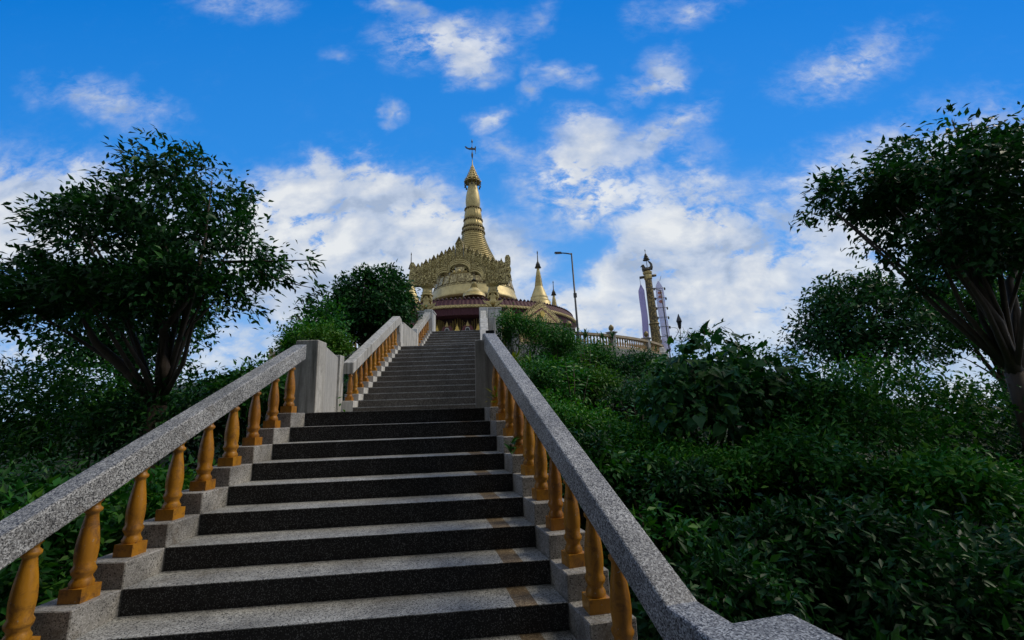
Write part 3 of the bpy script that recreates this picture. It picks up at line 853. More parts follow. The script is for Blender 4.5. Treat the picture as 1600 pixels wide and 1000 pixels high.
petals(18.05, 0.96, 18.2, 0.94, 18.33, 0.9); petals(18.44, 0.9, 18.75, 0.86, 19.1, 0.78)
collar(19.08, 0.86, 0.2); petals(19.27, 0.80, 19.7, 0.77, 20.2, 0.70)
collar(20.2, 0.76, 0.18)
MB().lathe([(0.60, 20.36), (0.66, 20.6), (0.69, 20.95), (0.68, 21.3), (0.62, 21.75), (0.53, 22.2), (0.44, 22.6), (0.34, 23.0), (0.29, 23.3)], (0, 0, 0), 48).build('banana_bud', M['gold_pale'], pag)
hti = MB()
tiers = [(23.05, 0.80, 0.10), (23.32, 0.66, 0.3), (23.62, 0.5, 0.28), (23.9, 0.38, 0.26), (24.18, 0.27, 0.26), (24.45, 0.17, 0.3)]
for z, r, h in tiers:
    hti.lathe([(r * 0.62, z + 0.02), (r, z), (r * 0.98, z + 0.07), (r * 0.70, z + h + 0.02)], (0, 0, 0), 24)
hti.lathe([(0.1, 24.6), (0.13, 24.75), (0.05, 25.0), (0.04, 25.5)], (0, 0, 0), 12)
for z, r, h in tiers:
    for i in range(12):
        p = pol(r, i * 30, z + 0.05)
        hti.lathe([(0.035, 0), (0.03, 0.12), (0.005, 0.24)], p, 4)
hti = hti.build('umbrella_crown', M['gold'], pag)
for i in range(12):
    p = pol(0.72, i * 30, 23.06); q = pol(0.72, i * 30, 22.66)
    mb = MB().tube([p, pol(0.80, i * 30, 22.9), q], 0.03, 4)
    mb.lathe([(0.05, 0.02), (0.085, -0.14), (0.02, -0.22)], (q[0], q[1], q[2] + 0.05), 6)
    mb.build('hanging_bell', M['bronze'], hti)
mb = MB().tube([(0, 0, 25.3), (0, 0, 27.6)], 0.035, 6)
mb.lathe([(0.03, 25.55), (0.12, 25.9), (0.13, 26.1), (0.05, 26.35)], (0, 0, 0), 8)
mb.lathe([(0.02, 27.35), (0.12, 27.5), (0.09, 27.6), (0.02, 27.8)], (0, 0, 0), 8)
mb.extrude([(-1.0, 26.98), (-0.82, 26.78), (-0.4, 26.62), (0.38, 26.58), (0.42, 26.4), (0.5, 26.4), (0.52, 26.95), (0.4, 26.95), (0.36, 26.78), (0.1, 26.8), (-0.05, 26.95), (-0.2, 26.8), (-0.55, 26.82), (-0.85, 27.02)],
           lambda x, z, y: (x, y, z), 0.03, -0.03)
mb.tube([(0.47, 0, 26.4), (0.47, 0, 26.15)], 0.03, 5)
mb.v = [(x * 0.72, y, 25.3 + (z - 25.3) * 0.96) for x, y, z in mb.v]
mb.build('weather_vane', M['bronze'], pag)

# gabled porches breaking the roof ring
def porch(dg, r, w, h, z0):
    o = bpy.data.objects.new('porch_gable', None)
    fx = lambda x, z, d: (lambda p: (p[0] + x * math.cos(rad(dg)), p[1] + x * math.sin(rad(dg)), z))(pol(d, dg, 0))
    curve = lambda k, n=14: [(w * k * (1 - i / n), z0 + h * k * ((i / n) ** 1.35) + (0.12 * h * math.sin(PI * i / n))) for i in range(n + 1)]
    outer = curve(1.0); inner = [(x, z - 0.10) for x, z in curve(0.80)]
    full = outer + [(-x, z) for x, z in reversed(outer[:-1])]
    fin = inner + [(-x, z) for x, z in reversed(inner[:-1])]
    main = MB().extrude(full, fx, r, r - 0.35).build('porch_gable', M['relief'], pag)
    MB().extrude([(x, z) for x, z in fin], fx, r + 0.03, r + 0.001).build('recess', M['maroon_arch'], main)
    fin2 = [(x * 0.84, z0 + (z - z0) * 0.84 + 0.03) for x, z in fin]
    MB().extrude(fin2, fx, r + 0.07, r + 0.031).build('tympanum', M['relief'], main)
    mb = MB()
    mb.extrude([(0.17 * math.cos(t), z0 + h * 0.36 + 0.2 * math.sin(t)) for t in np.linspace(0, 2 * PI, 16, endpoint=False)], fx, r + 0.15, r + 0.071)
    mb.build('medallion', M['gold_bright'], main)
    mb = MB()
    for i, (x, z) in enumerate(full):
        c = fx(x, z, r - 0.15)
        mb.lathe([(0.09, -0.06), (0.11, 0.03), (0.05, 0.14), (0.01, 0.26)], c, 5)
    mb.build('flame_edging', M['gold_dark'], main)
    MB().extrude([(w * 1.02, z0 - 0.14), (w * 1.02, z0 - 0.01), (-w * 1.02, z0 - 0.01), (-w * 1.02, z0 - 0.14)], fx, r + 0.05, r - 0.4).build('cornice', M['maroon_dark'], main)
    MB().extrude([(w * 0.96, z0 - 0.45), (w * 0.96, z0 - 0.15), (-w * 0.96, z0 - 0.15), (-w * 0.96, z0 - 0.45)], fx, r, r - 0.4).build('frieze', M['old_rail'], main)
    rf = MB()
    for s in (-1, 1):
        q = [fx(s * w * 0.95, z0 + 0.02, r - 0.36), fx(0, z0 + h * 0.93, r - 0.36), fx(0, z0 + h * 0.93, r - 2.4), fx(s * w * 0.95, z0 + 0.02, r - 2.4)]
        qb = [(x, y, z - 0.08) for x, y, z in q]
        rf.add(q + qb, [(0, 1, 2, 3) if s > 0 else (3, 2, 1, 0), (7, 6, 5, 4) if s > 0 else (4, 5, 6, 7), (0, 4, 5, 1), (2, 6, 7, 3), (0, 3, 7, 4)])
    rf.build('porch_roof', M['maroon'], main)
    for s in (-1, 1):
        for k2 in (0.92, 0.6):
            c = fx(s * w * k2, 0, r - 0.2)
            MB().lathe([(0.2, ZT), (0.2, ZT + 0.3), (0.13, ZT + 0.4), (0.12, z0 - 0.8), (0.2, z0 - 0.46)], (c[0], c[1], 0), 12).build('porch_column', M['gold'], main)
porch(29.5, 10.9, 1.75, 1.32, 7.36)
porch(19.5, 9.5, 0.8, 0.75, 7.55)
porch(-30, 10.6, 1.75, 1.32, 7.36)

# small stupas on the roof ring
def small_stupa():
    r = thing('small_stupa', 'x', 'stupa', group='small golden stupas on the roof ring')
    MB().lathe([(0.82, -0.7), (0.82, -0.25), (0.76, -0.22), (0.80, -0.05), (0.72, 0.0)], (0, 0, 0), 24).build('base', M['gold_pale'], r)
    MB().lathe([(0.70, 0.0), (0.72, 0.06), (0.64, 0.16), (0.60, 0.32), (0.61, 0.36), (0.56, 0.42), (0.46, 0.72), (0.36, 1.0), (0.27, 1.25)], (0, 0, 0), 32).build('bell', M['gold_pale'], r)
    prof = []
    for i in range(9):
        z = 1.25 + i * 0.1; rr_ = 0.27 - i * 0.012
        prof += [(rr_, z), (rr_ + 0.025, z + 0.03), (rr_ - 0.01, z + 0.085)]
    MB().lathe(prof, (0, 0, 0), 20).build('ringed_cone', M['gold'], r)
    MB().lathe([(0.15, 2.12), (0.17, 2.2), (0.12, 2.5), (0.07, 2.75)], (0, 0, 0), 16).build('bud', M['gold_pale'], r)
    MB().lathe([(0.05, 2.7), (0.24, 2.74), (0.15, 2.95), (0.17, 2.97), (0.08, 3.2), (0.04, 3.3), (0.025, 3.9), (0.05, 3.95), (0.015, 4.15)], (0, 0, 0), 10).build('umbrella_crown', M['bronze'], r)
    return r
ss0 = small_stupa()
sites = [(-32, 8.0, 9.72, 0.94, 'small golden stupa whose thin tip shows above the left end of the gateway'),
         (4.6, 7.6, 9.95, (1.0, 1.0, 0.36), 'small golden stupa in front of the big bell behind the right gateway pillar'),
         (46.0, 7.7, 9.75, (1.12, 1.12, 1.02), 'nearer small golden stupa on the roof right of the gateway, with a tall thin spire'),
         (115.5, 8.4, 9.75, (1.15, 1.15, 1.05), 'farther small golden stupa peeping out behind the one right of the gateway')]
for i, (dg, r, z, s, lab) in enumerate(sites):
    q = pol(r, dg, z)
    loc = (TC.x + q[0], TC.y + q[1], z)
    if i == 0:
        ss0.location = loc; ss0.scale = (s,) * 3; ss0['label'] = lab
    else:
        dup(ss0, loc, 0, s, lab)

# ------------------------------------------------------------------ terrace edge: retaining wall and balustrade
RT = 15.95
def tp(dg, r=RT, z=ZT): q = pol(r, dg, z); return (TC.x + q[0], TC.y + q[1], z)
def arc_wall(d0, d1, r0, r1, z0, z1, nseg=40):
    mb = MB()
    ds = np.linspace(d0, d1, nseg)
    ins = [tp(d, r0)[:2] for d in ds]; outs = [tp(d, r1)[:2] for d in ds]
    for i in range(nseg - 1):
        mb.prism([outs[i], outs[i + 1], ins[i + 1], ins[i]], z0, z1)
    return mb
rw = thing('retaining_wall', 'curved weathered stone wall holding up the pagoda terrace behind the shrubs', 'wall')
arc_wall(12, 75, RT - 0.3, RT + 0.22, 1.5, ZT + 0.05).build('wall', M['grey_stone'], rw)
rw2 = thing('retaining_wall', 'curved stone terrace wall left of the stairs behind the dark tree', 'wall')
arc_wall(-75, -6, RT - 0.3, RT + 0.22, 1.5, ZT + 0.05).build('wall', M['grey_stone'], rw2)

def terrace_bal(label, posts, rows, finials=True):
    root = thing('terrace_balustrade', label, 'balustrade')
    arc_wall(posts[0], posts[-1], RT - 0.16, RT + 0.16, ZT + 0.05, ZT + 0.2).build('plinth', M['old_rail'], root)
    arc_wall(posts[0], posts[-1], RT - 0.17, RT + 0.17, ZT + 0.73, ZT + 0.87).build('coping', M['old_rail'], root)
    src = None
    for a, b_ in zip(posts[:-1], posts[1:]):
        nb = max(2, int(abs(b_ - a) * rad(1) * RT / 0.235))
        for i in range(1, nb):
            d = a + (b_ - a) * i / nb
            if src is None:
                src = MB().lathe([(0.085, 0), (0.085, 0.07), (0.05, 0.1), (0.075, 0.22), (0.075, 0.3), (0.045, 0.5), (0.04, 0.56), (0.065, 0.6), (0.05, 0.66), (0.08, 0.7), (0.08, 0.745)], (0, 0, 0), 10).build('baluster', M['ochre_old'], root)
                o = src
            else:
                o = src.copy(); COL.objects.link(o); o.parent = root
            o.location = tp(d, RT, ZT + 0.19); o.scale = (0.9, 0.9, 0.74)
    for d in posts:
        c = tp(d)
        mb = MB().box(-0.24, 0.24, -0.24, 0.24, -0.3, 1.22)
        mb.box(-0.30, 0.30, -0.30, 0.30, 1.22, 1.28); mb.box(-0.36, 0.36, -0.36, 0.36, 1.28, 1.36)
        o = mb.build('post', M['grey_stone'], root); o.location = c; o.rotation_euler = (0, 0, rad(d)); o.scale = (0.72, 0.72, 0.78)
        bevel(o, 0.015)
        f = MB()
        f.lathe([(0.12, 1.36), (0.15, 1.40), (0.09, 1.44), (0.17, 1.50), (0.22, 1.60), (0.21, 1.72), (0.14, 1.84), (0.04, 1.92), (0.0, 1.95)], (0, 0, 0), 12, 0, True, 0, lambda a, z: 1 + 0.06 * math.sin(6 * a + z * 30))
        q = f.build('finial', M['gold_dark'], o)
    return root
posts = [24.2, 35.5, 49.5, 64.0, 78.0]
terrace_bal('weathered terrace balustrade with gold pine-cone finials running right along the skyline', posts, None)
terrace_bal('low terrace balustrade between the gateway and the first finial post, behind shrubs', [12.5, 24.0], None)
terrace_bal('terrace balustrade left of the gateway, screened by the dark tree', [-60, -46, -32, -18, -6.5], None)

# ------------------------------------------------------------------ street lamp
lp = thing('street_lamp', 'slim grey lamp post with a short arm, by the first terrace post', 'lamp post', (4.1, 18.9, ZT))
MB().tube([(0, 0, -0.4), (0, 0, 0.6), (0, 0, 5.35)], [0.07, 0.062, 0.042], 10).build('pole', M['steel'], lp)
MB().tube([(0, 0, 5.30), (-0.3, 0, 5.36), (-0.62, 0, 5.40)], [0.045, 0.04, 0.035], 8).build('arm', M['steel'], lp)
h_ = MB().extrude([(-0.55, 5.36), (-0.85, 5.39), (-0.98, 5.41), (-0.95, 5.46), (-0.6, 5.45)], lambda x, z, y: (x, y, z), 0.08, -0.08).build('lamp_head', M['steel'], lp)
MB().box(-0.93, -0.64, -0.06, 0.06, 5.352, 5.372).build('lens', M['lamp_glass'], h_)
MB().box(-0.09, 0.09, -0.12, -0.05, 2.7, 2.95).build('junction_box', M['steel'], lp)
lp.rotation_euler = (0, rad(-1.2), 0)

# ------------------------------------------------------------------ golden column with bird
cx0, cy0 = 10.72, 26.0
clm = thing('column', 'tall golden mosaic column crowned by a bronze bird and parasol, above the terrace balustrade', 'column', (cx0, cy0, ZT))
clm.rotation_euler = (0, rad(-2.0), 0)
MB().lathe([(0.75, -0.2), (0.75, 0.3), (0.55, 0.34), (0.55, 0.6), (0.46, 0.66)], (0, 0, 0), 8, 0, False).build('base', M['white'], clm)
MB().lathe([(0.35, 0.6), (0.33, 1.2), (0.31, 2.4)], (0, 0, 0), 24).build('shaft', M['relief_col'], clm)
MB().lathe([(0.30, 2.42), (0.28, 3.6), (0.26, 4.8), (0.24, 5.75)], (0, 0, 0), 24).build('shaft', M['relief_col'], clm)
MB().lathe([(0.32, 2.34), (0.37, 2.38), (0.37, 2.44), (0.31, 2.5)], (0, 0, 0), 24).build('ring', M['gold_dark'], clm)
MB().lathe([(0.24, 5.7), (0.30, 5.76), (0.31, 5.95), (0.28, 6.1), (0.33, 6.14), (0.35, 6.28), (0.24, 6.34)], (0, 0, 0), 8, 0, False).build('capital', M['gold'], clm)
MB().tube([(-0.60, 0.0, 5.90), (-0.3, 0, 5.93), (0.3, 0, 5.99), (0.60, 0, 6.02)], 0.10, 10).build('crossbar', M['bronze'], clm)
bird = MB()
B_ = [(-0.42, 6.36), (-0.16, 6.34), (0.2, 6.36), (0.40, 6.5), (0.50, 6.78), (0.50, 7.05), (0.36, 7.26), (0.18, 7.32), (0.30, 7.18), (0.37, 6.98), (0.32, 6.8), (0.1, 6.72), (-0.14, 6.70), (-0.20, 6.86), (-0.28, 7.02), (-0.40, 6.98), (-0.54, 6.86), (-0.56, 6.80), (-0.42, 6.82), (-0.44, 6.6)]
bird.extrude([(x, z) for x, z in B_], lambda x, z, y: (x, y, z), 0.09, -0.09)
bird.ball((-0.08, 0, 6.55), (0.38, 0.22, 0.2), 0, 12, 8)
bird.ball((-0.34, 0, 6.9), (0.14, 0.12, 0.13), 0, 10, 6)
bird.tube([(0.38, 0, 6.5), (0.47, 0, 6.75), (0.46, 0, 7.02), (0.33, 0, 7.22), (0.2, 0, 7.3)], [0.12, 0.11, 0.1, 0.07, 0.02], 8)
bird.v = [(x * 0.8, y * 0.8, 6.33 + (z - 6.33) * 0.8) for x, y, z in bird.v]
bird.build('bird', M['bronze'], clm)
pr = MB().tube([(0.05, 0, 6.5), (0.05, 0, 8.75)], [0.03, 0.02], 6)
for z, r in ((7.55, 0.32), (7.72, 0.26), (7.9, 0.2), (8.06, 0.13)):
    pr.lathe([(r * 0.5, z + 0.02), (r, z), (r * 0.95, z + 0.05), (0.04, z + 0.22)], (0.05, 0, 0), 12)
pr.lathe([(0.02, 8.5), (0.06, 8.58), (0.01, 8.7)], (0.05, 0, 0), 6)
pr.v = [(x * 0.8, y * 0.8, 6.33 + (z - 6.33) * 0.72) for x, y, z in pr.v]
pr.build('parasol', M['bronze'], clm)

# ------------------------------------------------------------------ banners
def strip(pts, w, th=0.012):
    mb = MB(); vs = []
    for (x, y, z, ww) in pts:
        vs += [(x - ww / 2, y, z), (x + ww / 2, y, z), (x + ww / 2, y + th, z), (x - ww / 2, y + th, z)]
    fs = []
    for i in range(len(pts) - 1):
        a = 4 * i
        for k in range(4):
            fs.append((a + k, a + (k + 1) % 4, a + 4 + (k + 1) % 4, a + 4 + k))
    mb.add(vs, fs)
    return mb
bn = thing('banner', 'opaque lilac cloth banner hanging from the left end of the column crossbar', 'banner', group='lilac banners hung from the column')
zz = np.linspace(10.15, 5.2, 26)
pts = [(9.94 + 0.0185 * (10.15 - z) + 0.02 * math.sin(z * 1.7), 26.0 + 0.05 * math.sin(z * 2.3), z, 0.05 + 0.40 * min(1, (10.15 - z) / 0.45 + 0.02)) for z in zz]
pts.insert(1, (9.945, 26.0, 9.92, 0.26)); pts.insert(2, (9.95, 26.0, 9.72, 0.43)); pts = [pts[0], pts[1], pts[2]] + [q for q in pts[3:] if q[2] < 9.7]
strip(pts, 0.4).build('cloth', M['lilac'], bn)
MB().tube([(9.90, 26.0, 10.62), (9.93, 26.0, 10.14)], 0.014, 5).build('cord', M['steel'], bn)
bn2 = thing('banner', 'sheer pale lilac banner with cross battens and tassels right of the golden column', 'banner', group='lilac banners hung from the column')
cxz = lambda z: 11.26 + 0.032 * (10.2 - z)
pts = [(cxz(10.42), 26.05, 10.42, 0.05), (cxz(10.15), 26.05, 10.15, 0.34), (cxz(9.88), 26.05, 9.88, 0.56)] + \
      [(cxz(z) + 0.02 * math.sin(z * 2), 26.05 + 0.04 * math.sin(z * 2.6), z, 0.58 + 0.02 * math.sin(z * 3)) for z in np.linspace(9.7, 5.2, 24)]
strip(pts, 0.6).build('cloth', M['lilac_sheer'], bn2)
pt = MB()
for z in (9.5, 9.2, 8.85):
    pt.extrude([(cxz(z) + 0.16 * math.cos(t), z + 0.12 * math.sin(t)) for t in np.linspace(0, 2 * PI, 10, endpoint=False)], lambda x, zq, y: (x, y, zq), 26.03, 26.0)
pt.build('orange_patch', M['orange_patch'], bn2)
for z in (9.86, 9.12, 8.4, 7.7, 7.0, 6.3):
    bt = MB().tube([(cxz(z) - 0.38, 26.02, z - 0.01), (cxz(z) + 0.38, 26.02, z + 0.01)], 0.018, 5)
    for s in (-1, 1):
        bt.lathe([(0.02, 0.05), (0.07, -0.02), (0.05, -0.14), (0.01, -0.18)], (cxz(z) + s * 0.38, 26.02, z), 6)
    bt.build('batten', M['bronze'], bn2)
MB().tube([(11.48, 26.0, 10.78), (11.36, 26.05, 10.40)], 0.014, 5).build('cord', M['steel'], bn2)
pl2 = thing('utility_pole', 'thin grey metal pole with a drooping side bracket in front of the sheer banner', 'pole', (11.27, 25.2, ZT))
MB().tube([(0, 0, -0.3), (-0.09, 0, 2.5), (-0.19, 0, 4.66)], 0.04, 8).build('shaft', M['steel'], pl2)
MB().tube([(-0.19, 0, 4.64), (-0.55, 0, 4.78), (-0.9, 0.15, 4.92), (-1.15, 0.3, 4.98)], 0.028, 6).build('bracket', M['steel'], pl2)

# black garden lantern above the broad-leaved bush
ln = thing('garden_lantern', 'small black lantern on a thin post behind the broad-leaved climber', 'lantern', (5.98, 9.0, 2.0))
ln.scale = (0.68, 0.68, 0.92)
MB().tube([(0.02, 0, 0), (0, 0, 2.0)], 0.018, 6).build('post', M['black'], ln)
MB().lathe([(0.03, 1.94), (0.07, 1.98), (0.11, 2.18), (0.13, 2.2), (0.14, 2.23)], (0, 0, 0), 6, 0, False).build('lantern_body', M['black'], ln)
MB().lathe([(0.145, 2.23), (0.10, 2.33), (0.05, 2.42), (0.015, 2.5)], (0, 0, 0), 6, 0, False).build('lantern_cap', M['black'], ln)
# small black floodlight by the right post
fl = thing('floodlight', 'small black floodlight standing at the top end of the granite handrail', 'floodlight', (0.06, 0.55, 1.86))
MB().box(-0.05, 0.07, -0.03, 0.06, 0.36, 0.50).build('housing', M['black'], fl)
MB().tube([(0.01, 0.02, -0.8), (0.01, 0.02, 0.37)], 0.014, 6).build('stem', M['black'], fl)

# ------------------------------------------------------------------ vegetation
def leaf_mesh(name, P, D, Nn, L, Wd, mat, parent, shape='leaf'):
    n = len(P)
    D = D / np.linalg.norm(D, axis=1, keepdims=True)
    S = np.cross(D, Nn); S /= np.maximum(np.linalg.norm(S, axis=1, keepdims=True), 1e-6)
    U = np.cross(S, D)
    if shape == 'leaf':
        T = np.array([(0, 0, 0), (0.4, -0.5, 0.06), (0.45, 0, -0.05), (0.4, 0.5, 0.06), (1, 0, -0.12)])
        F = [(0, 1, 2), (0, 2, 3), (1, 4, 2), (3, 2, 4)]
    elif shape == 'strap':
        T = np.array([(0, -0.4, 0), (0, 0.4, 0), (0.5, -0.5, 0.1), (0.5, 0.5, 0.1), (0.8, -0.3, 0.04), (0.8, 0.3, 0.04), (1, 0, -0.1)])
        F = [(0, 2, 3), (0, 3, 1), (2, 4, 5), (2, 5, 3), (4, 6, 5)]
    else:                     # heart-shaped broad leaf
        T = np.array([(0.0, 0, 0), (-0.14, -0.27, 0.05), (0.1, -0.5, 0.06), (0.42, -0.44, 0.03), (0.75, -0.2, -0.06), (1.05, 0, -0.22),
                      (0.75, 0.2, -0.06), (0.42, 0.44, 0.03), (0.1, 0.5, 0.06), (-0.14, 0.27, 0.05), (0.4, 0, -0.04)])
        F = [(0, 1, 2), (0, 2, 10), (10, 2, 3), (10, 3, 4), (10, 4, 5), (10, 5, 6), (10, 6, 7), (10, 7, 8), (0, 10, 8), (0, 8, 9)]
    k = len(T)
    V = P[:, None, :] + T[None, :, 0:1] * (D * L[:, None])[:, None, :] + T[None, :, 1:2] * (S * Wd[:, None])[:, None, :] + T[None, :, 2:3] * (U * L[:, None])[:, None, :]
    V = V.reshape(-1, 3)
    F = np.array(F)
    FF = (F[None] + (np.arange(n) * k)[:, None, None]).reshape(-1, 3)
    me = bpy.data.meshes.new(name)
    me.vertices.add(len(V)); me.vertices.foreach_set('co', V.ravel())
    me.loops.add(FF.size); me.loops.foreach_set('vertex_index', FF.ravel().astype(np.int32))
    me.polygons.add(len(FF))
    me.polygons.foreach_set('loop_start', np.arange(0, FF.size, 3, dtype=np.int32))
    me.update(calc_edges=True)
    me.validate()
    me.materials.append(mat)
    o = bpy.data.objects.new(name, me)
    COL.objects.link(o); o.parent = parent
    return o

def cloud_points(rng, lumps, ncl, per, spread, shell=0.55, uneven=False):
    """leaf positions and outward directions, clustered over the outer part of a few lumps"""
    vol = np.array([r[0] * r[2] + r[0] * r[1] for _, r in lumps]); pr_ = vol / vol.sum()
    Ps, Os = [], []
    for q in range(ncl):
        i = rng.choice(len(lumps), p=pr_)
        c, r = np.array(lumps[i][0]), np.array(lumps[i][1])
        d = rng.normal(size=3); d /= np.linalg.norm(d)
        if d[2] < -0.35: d[2] *= -0.6
        f = shell + (1.05 - shell) * rng.random() ** 0.6
        cc = c + d * r * f
        ph = np.sin(cc[0] * 3.1 + lumps[0][0][0]) + np.sin(cc[1] * 2.7) + np.sin(cc[2] * 3.7 + 1.3)
        if uneven and ph < -0.75 - 0.4 * rng.random(): continue
        k = max(4, int(per * rng.uniform(0.4, 1.7)))
        pp = cc + rng.normal(size=(k, 3)) * spread * rng.uniform(0.7, 1.3) * np.array([1, 1, 0.75])
        Ps.append(pp); Os.append(np.repeat(d[None], k, 0))
    return np.concatenate(Ps), np.concatenate(Os)

def foliage(parent, lumps, ncl, per, spread, L, ratio, mat, seed, shape='leaf', droop=0.25, shell=0.55, name='foliage', uneven=False):
    rng = np.random.default_rng(seed)
    P, O = cloud_points(rng, lumps, ncl, per, spread, shell, uneven)
    n = len(P)
    D = O * 0.7 + rng.normal(size=(n, 3)) * 0.65; D[:, 2] -= droop
    Nn = O * 0.35 + np.array([0, 0, 0.9]) + rng.normal(size=(n, 3)) * 0.45
    Ls = L * rng.uniform(0.6, 1.25, n)
    return leaf_mesh(name, P, D, Nn, Ls, Ls * ratio, mat, parent, shape)

def stems(parent, base, lumps, r0, seed, mat=None, name='stem', nbr=7):
    rnd = random.Random(seed)
    mb = MB()
    cz = sum(l[0][2] for l in lumps) / len(lumps)
    for q in range(nbr):
        l = lumps[rnd.randrange(len(lumps))]
        e = Vector(l[0]) + Vector((rnd.uniform(-.6, .6) * l[1][0], rnd.uniform(-.6, .6) * l[1][1], rnd.uniform(-.1, .6) * l[1][2]))
        b = Vector(base)
        m1 = b.lerp(e, 0.35) + Vector((rnd.uniform(-.1, .1), rnd.uniform(-.1, .1), 0.1))
        m2 = b.lerp(e, 0.7) + Vector((rnd.uniform(-.12, .12), rnd.uniform(-.12, .12), 0.1))
        mb.tube([b, m1, m2, e], [r0, r0 * 0.7, r0 * 0.42, r0 * 0.15], 6)
    return mb.build(name, mat or M['bark'], parent)

def lumpy(c, rx, rz, seed, k=5):
    rnd = random.Random(seed)
    L_ = [(c, (rx * 0.78, rx * 0.78, rz * 0.8))]
    for q in range(k):
        a = rnd.uniform(0, 2 * PI)
        L_.append(((c[0] + rx * 0.55 * math.cos(a), c[1] + rx * 0.5 * math.sin(a), c[2] + rz * rnd.uniform(-0.5, 0.5)), (rx * rnd.uniform(.35, .55), rx * rnd.uniform(.35, .55), rz * rnd.uniform(.35, .55))))
    return L_

def shrub(label, x, y, z, rx, rz, mat, seed, L=0.085, ratio=0.46, ncl=150, per=22, shape='leaf', group=None, name='shrub', spread=None, cat='shrub'):
    root = thing(name, label, cat, (0, 0, 0), group)
    lp_ = lumpy((x, y, z), rx, rz, seed)
    stems(root, (x, y, gh(x, y) - 0.1), lp_, 0.02, seed)
    foliage(root, lp_, int(ncl * 1.35), per, spread or 0.13 * max(rx, 0.7), L * 1.25, ratio, mat, seed, shape)
    return root

GS = 'shrubs on the slope right of the stairs'
S = [
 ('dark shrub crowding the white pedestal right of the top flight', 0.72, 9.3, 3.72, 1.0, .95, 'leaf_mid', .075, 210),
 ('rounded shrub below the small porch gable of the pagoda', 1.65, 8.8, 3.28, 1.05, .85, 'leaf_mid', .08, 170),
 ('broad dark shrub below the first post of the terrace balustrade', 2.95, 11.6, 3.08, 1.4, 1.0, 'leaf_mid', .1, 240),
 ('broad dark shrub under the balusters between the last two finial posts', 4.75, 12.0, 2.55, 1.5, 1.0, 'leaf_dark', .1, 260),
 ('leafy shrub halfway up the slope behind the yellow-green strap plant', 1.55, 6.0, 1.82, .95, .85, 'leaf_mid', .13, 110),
 ('bright yellow-green shrub in the middle of the slope', 2.54, 6.5, 1.62, 1.0, .85, 'leaf_light', .10, 190),
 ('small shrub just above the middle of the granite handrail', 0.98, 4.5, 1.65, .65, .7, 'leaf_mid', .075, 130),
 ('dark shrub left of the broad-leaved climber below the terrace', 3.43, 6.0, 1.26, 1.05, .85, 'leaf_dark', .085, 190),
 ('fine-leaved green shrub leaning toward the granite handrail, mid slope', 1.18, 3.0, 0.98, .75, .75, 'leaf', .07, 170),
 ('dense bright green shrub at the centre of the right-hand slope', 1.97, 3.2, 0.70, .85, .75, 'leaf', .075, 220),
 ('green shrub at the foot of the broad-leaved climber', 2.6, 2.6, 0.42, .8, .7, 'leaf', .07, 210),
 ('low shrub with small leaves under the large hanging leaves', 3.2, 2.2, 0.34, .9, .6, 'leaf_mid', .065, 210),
 ('low shrub coloured dark for shade against the outer face of the granite handrail', 1.25, 1.4, 0.38, .62, .6, 'leaf_dark', .085, 120),  # dark leaf colour stands for the shade low on the slope
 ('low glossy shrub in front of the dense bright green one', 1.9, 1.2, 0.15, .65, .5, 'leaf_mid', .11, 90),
 ('low spreading shrub coloured dark for shade at the bottom of the slope', 2.47, 0.8, 0.03, .65, .5, 'leaf_dark', .09, 130),  # shade put into the leaf colour here too
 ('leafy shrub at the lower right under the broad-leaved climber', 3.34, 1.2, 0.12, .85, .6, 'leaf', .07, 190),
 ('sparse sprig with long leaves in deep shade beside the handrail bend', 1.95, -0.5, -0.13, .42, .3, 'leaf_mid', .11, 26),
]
for i, (lab, x, y, z, rx, rz, m_, L_, nc) in enumerate(S):
    shrub(lab, x, y, z, rx, rz, M[m_], 20 + i, L_, 0.42, nc, 24 if nc > 50 else 8, group=GS)

# broad-leaved climber
vine = thing('climber', 'broad-leaved climber with big heart-shaped leaves draped at the right of the slope', 'climber')
vl = [((4.0, 2.8, 1.4), (1.0, 1.0, 1.15)), ((3.15, 2.5, 1.3), (0.5, 0.6, 0.55)), ((5.0, 3.0, 1.2), (1.1, 0.9, 1.1)), ((3.5, 2.1, 0.9), (.75, .5, .6))]
stems(vine, (3.9, 2.9, gh(3.9, 2.9)), vl, 0.05, 5, nbr=12)
rng = np.random.default_rng(77)
P, O = cloud_points(rng, vl, 520, 2.4, 0.1, 0.78)
n = len(P)
D = O * 0.6 + rng.normal(size=(n, 3)) * 0.45 + np.array([0, -0.2, -0.6])
Nn = O * 0.8 + np.array([0, -0.2, 0.6]) + rng.normal(size=(n, 3)) * 0.4
Ls = 0.07 + 0.20 * rng.random(n) ** 1.5
leaf_mesh('foliage', P, D, Nn, Ls, Ls * 0.82, M['leaf_vine'], vine, 'heart')
foliage(vine, vl, 330, 14, 0.14, 0.085, 0.55, M['leaf_mid'], 78, name='young_foliage', shell=0.8)
rnd = random.Random(4)
for q in range(16):
    a = Vector((rnd.uniform(3.3, 4.8), rnd.uniform(2.2, 3.2), rnd.uniform(2.35, 2.6)))
    b = a + Vector((rnd.uniform(-.2, .2), 0, rnd.uniform(0.1, 0.26))); c = b + Vector((rnd.uniform(-.14, .14), 0, rnd.uniform(-0.03, 0.1)))
    MB().tube([a, a.lerp(b, .5) + Vector((0.03, 0, 0.02)), b, c], [0.006, 0.005, 0.004, 0.002], 4).build('tendril', M['bark'], vine)

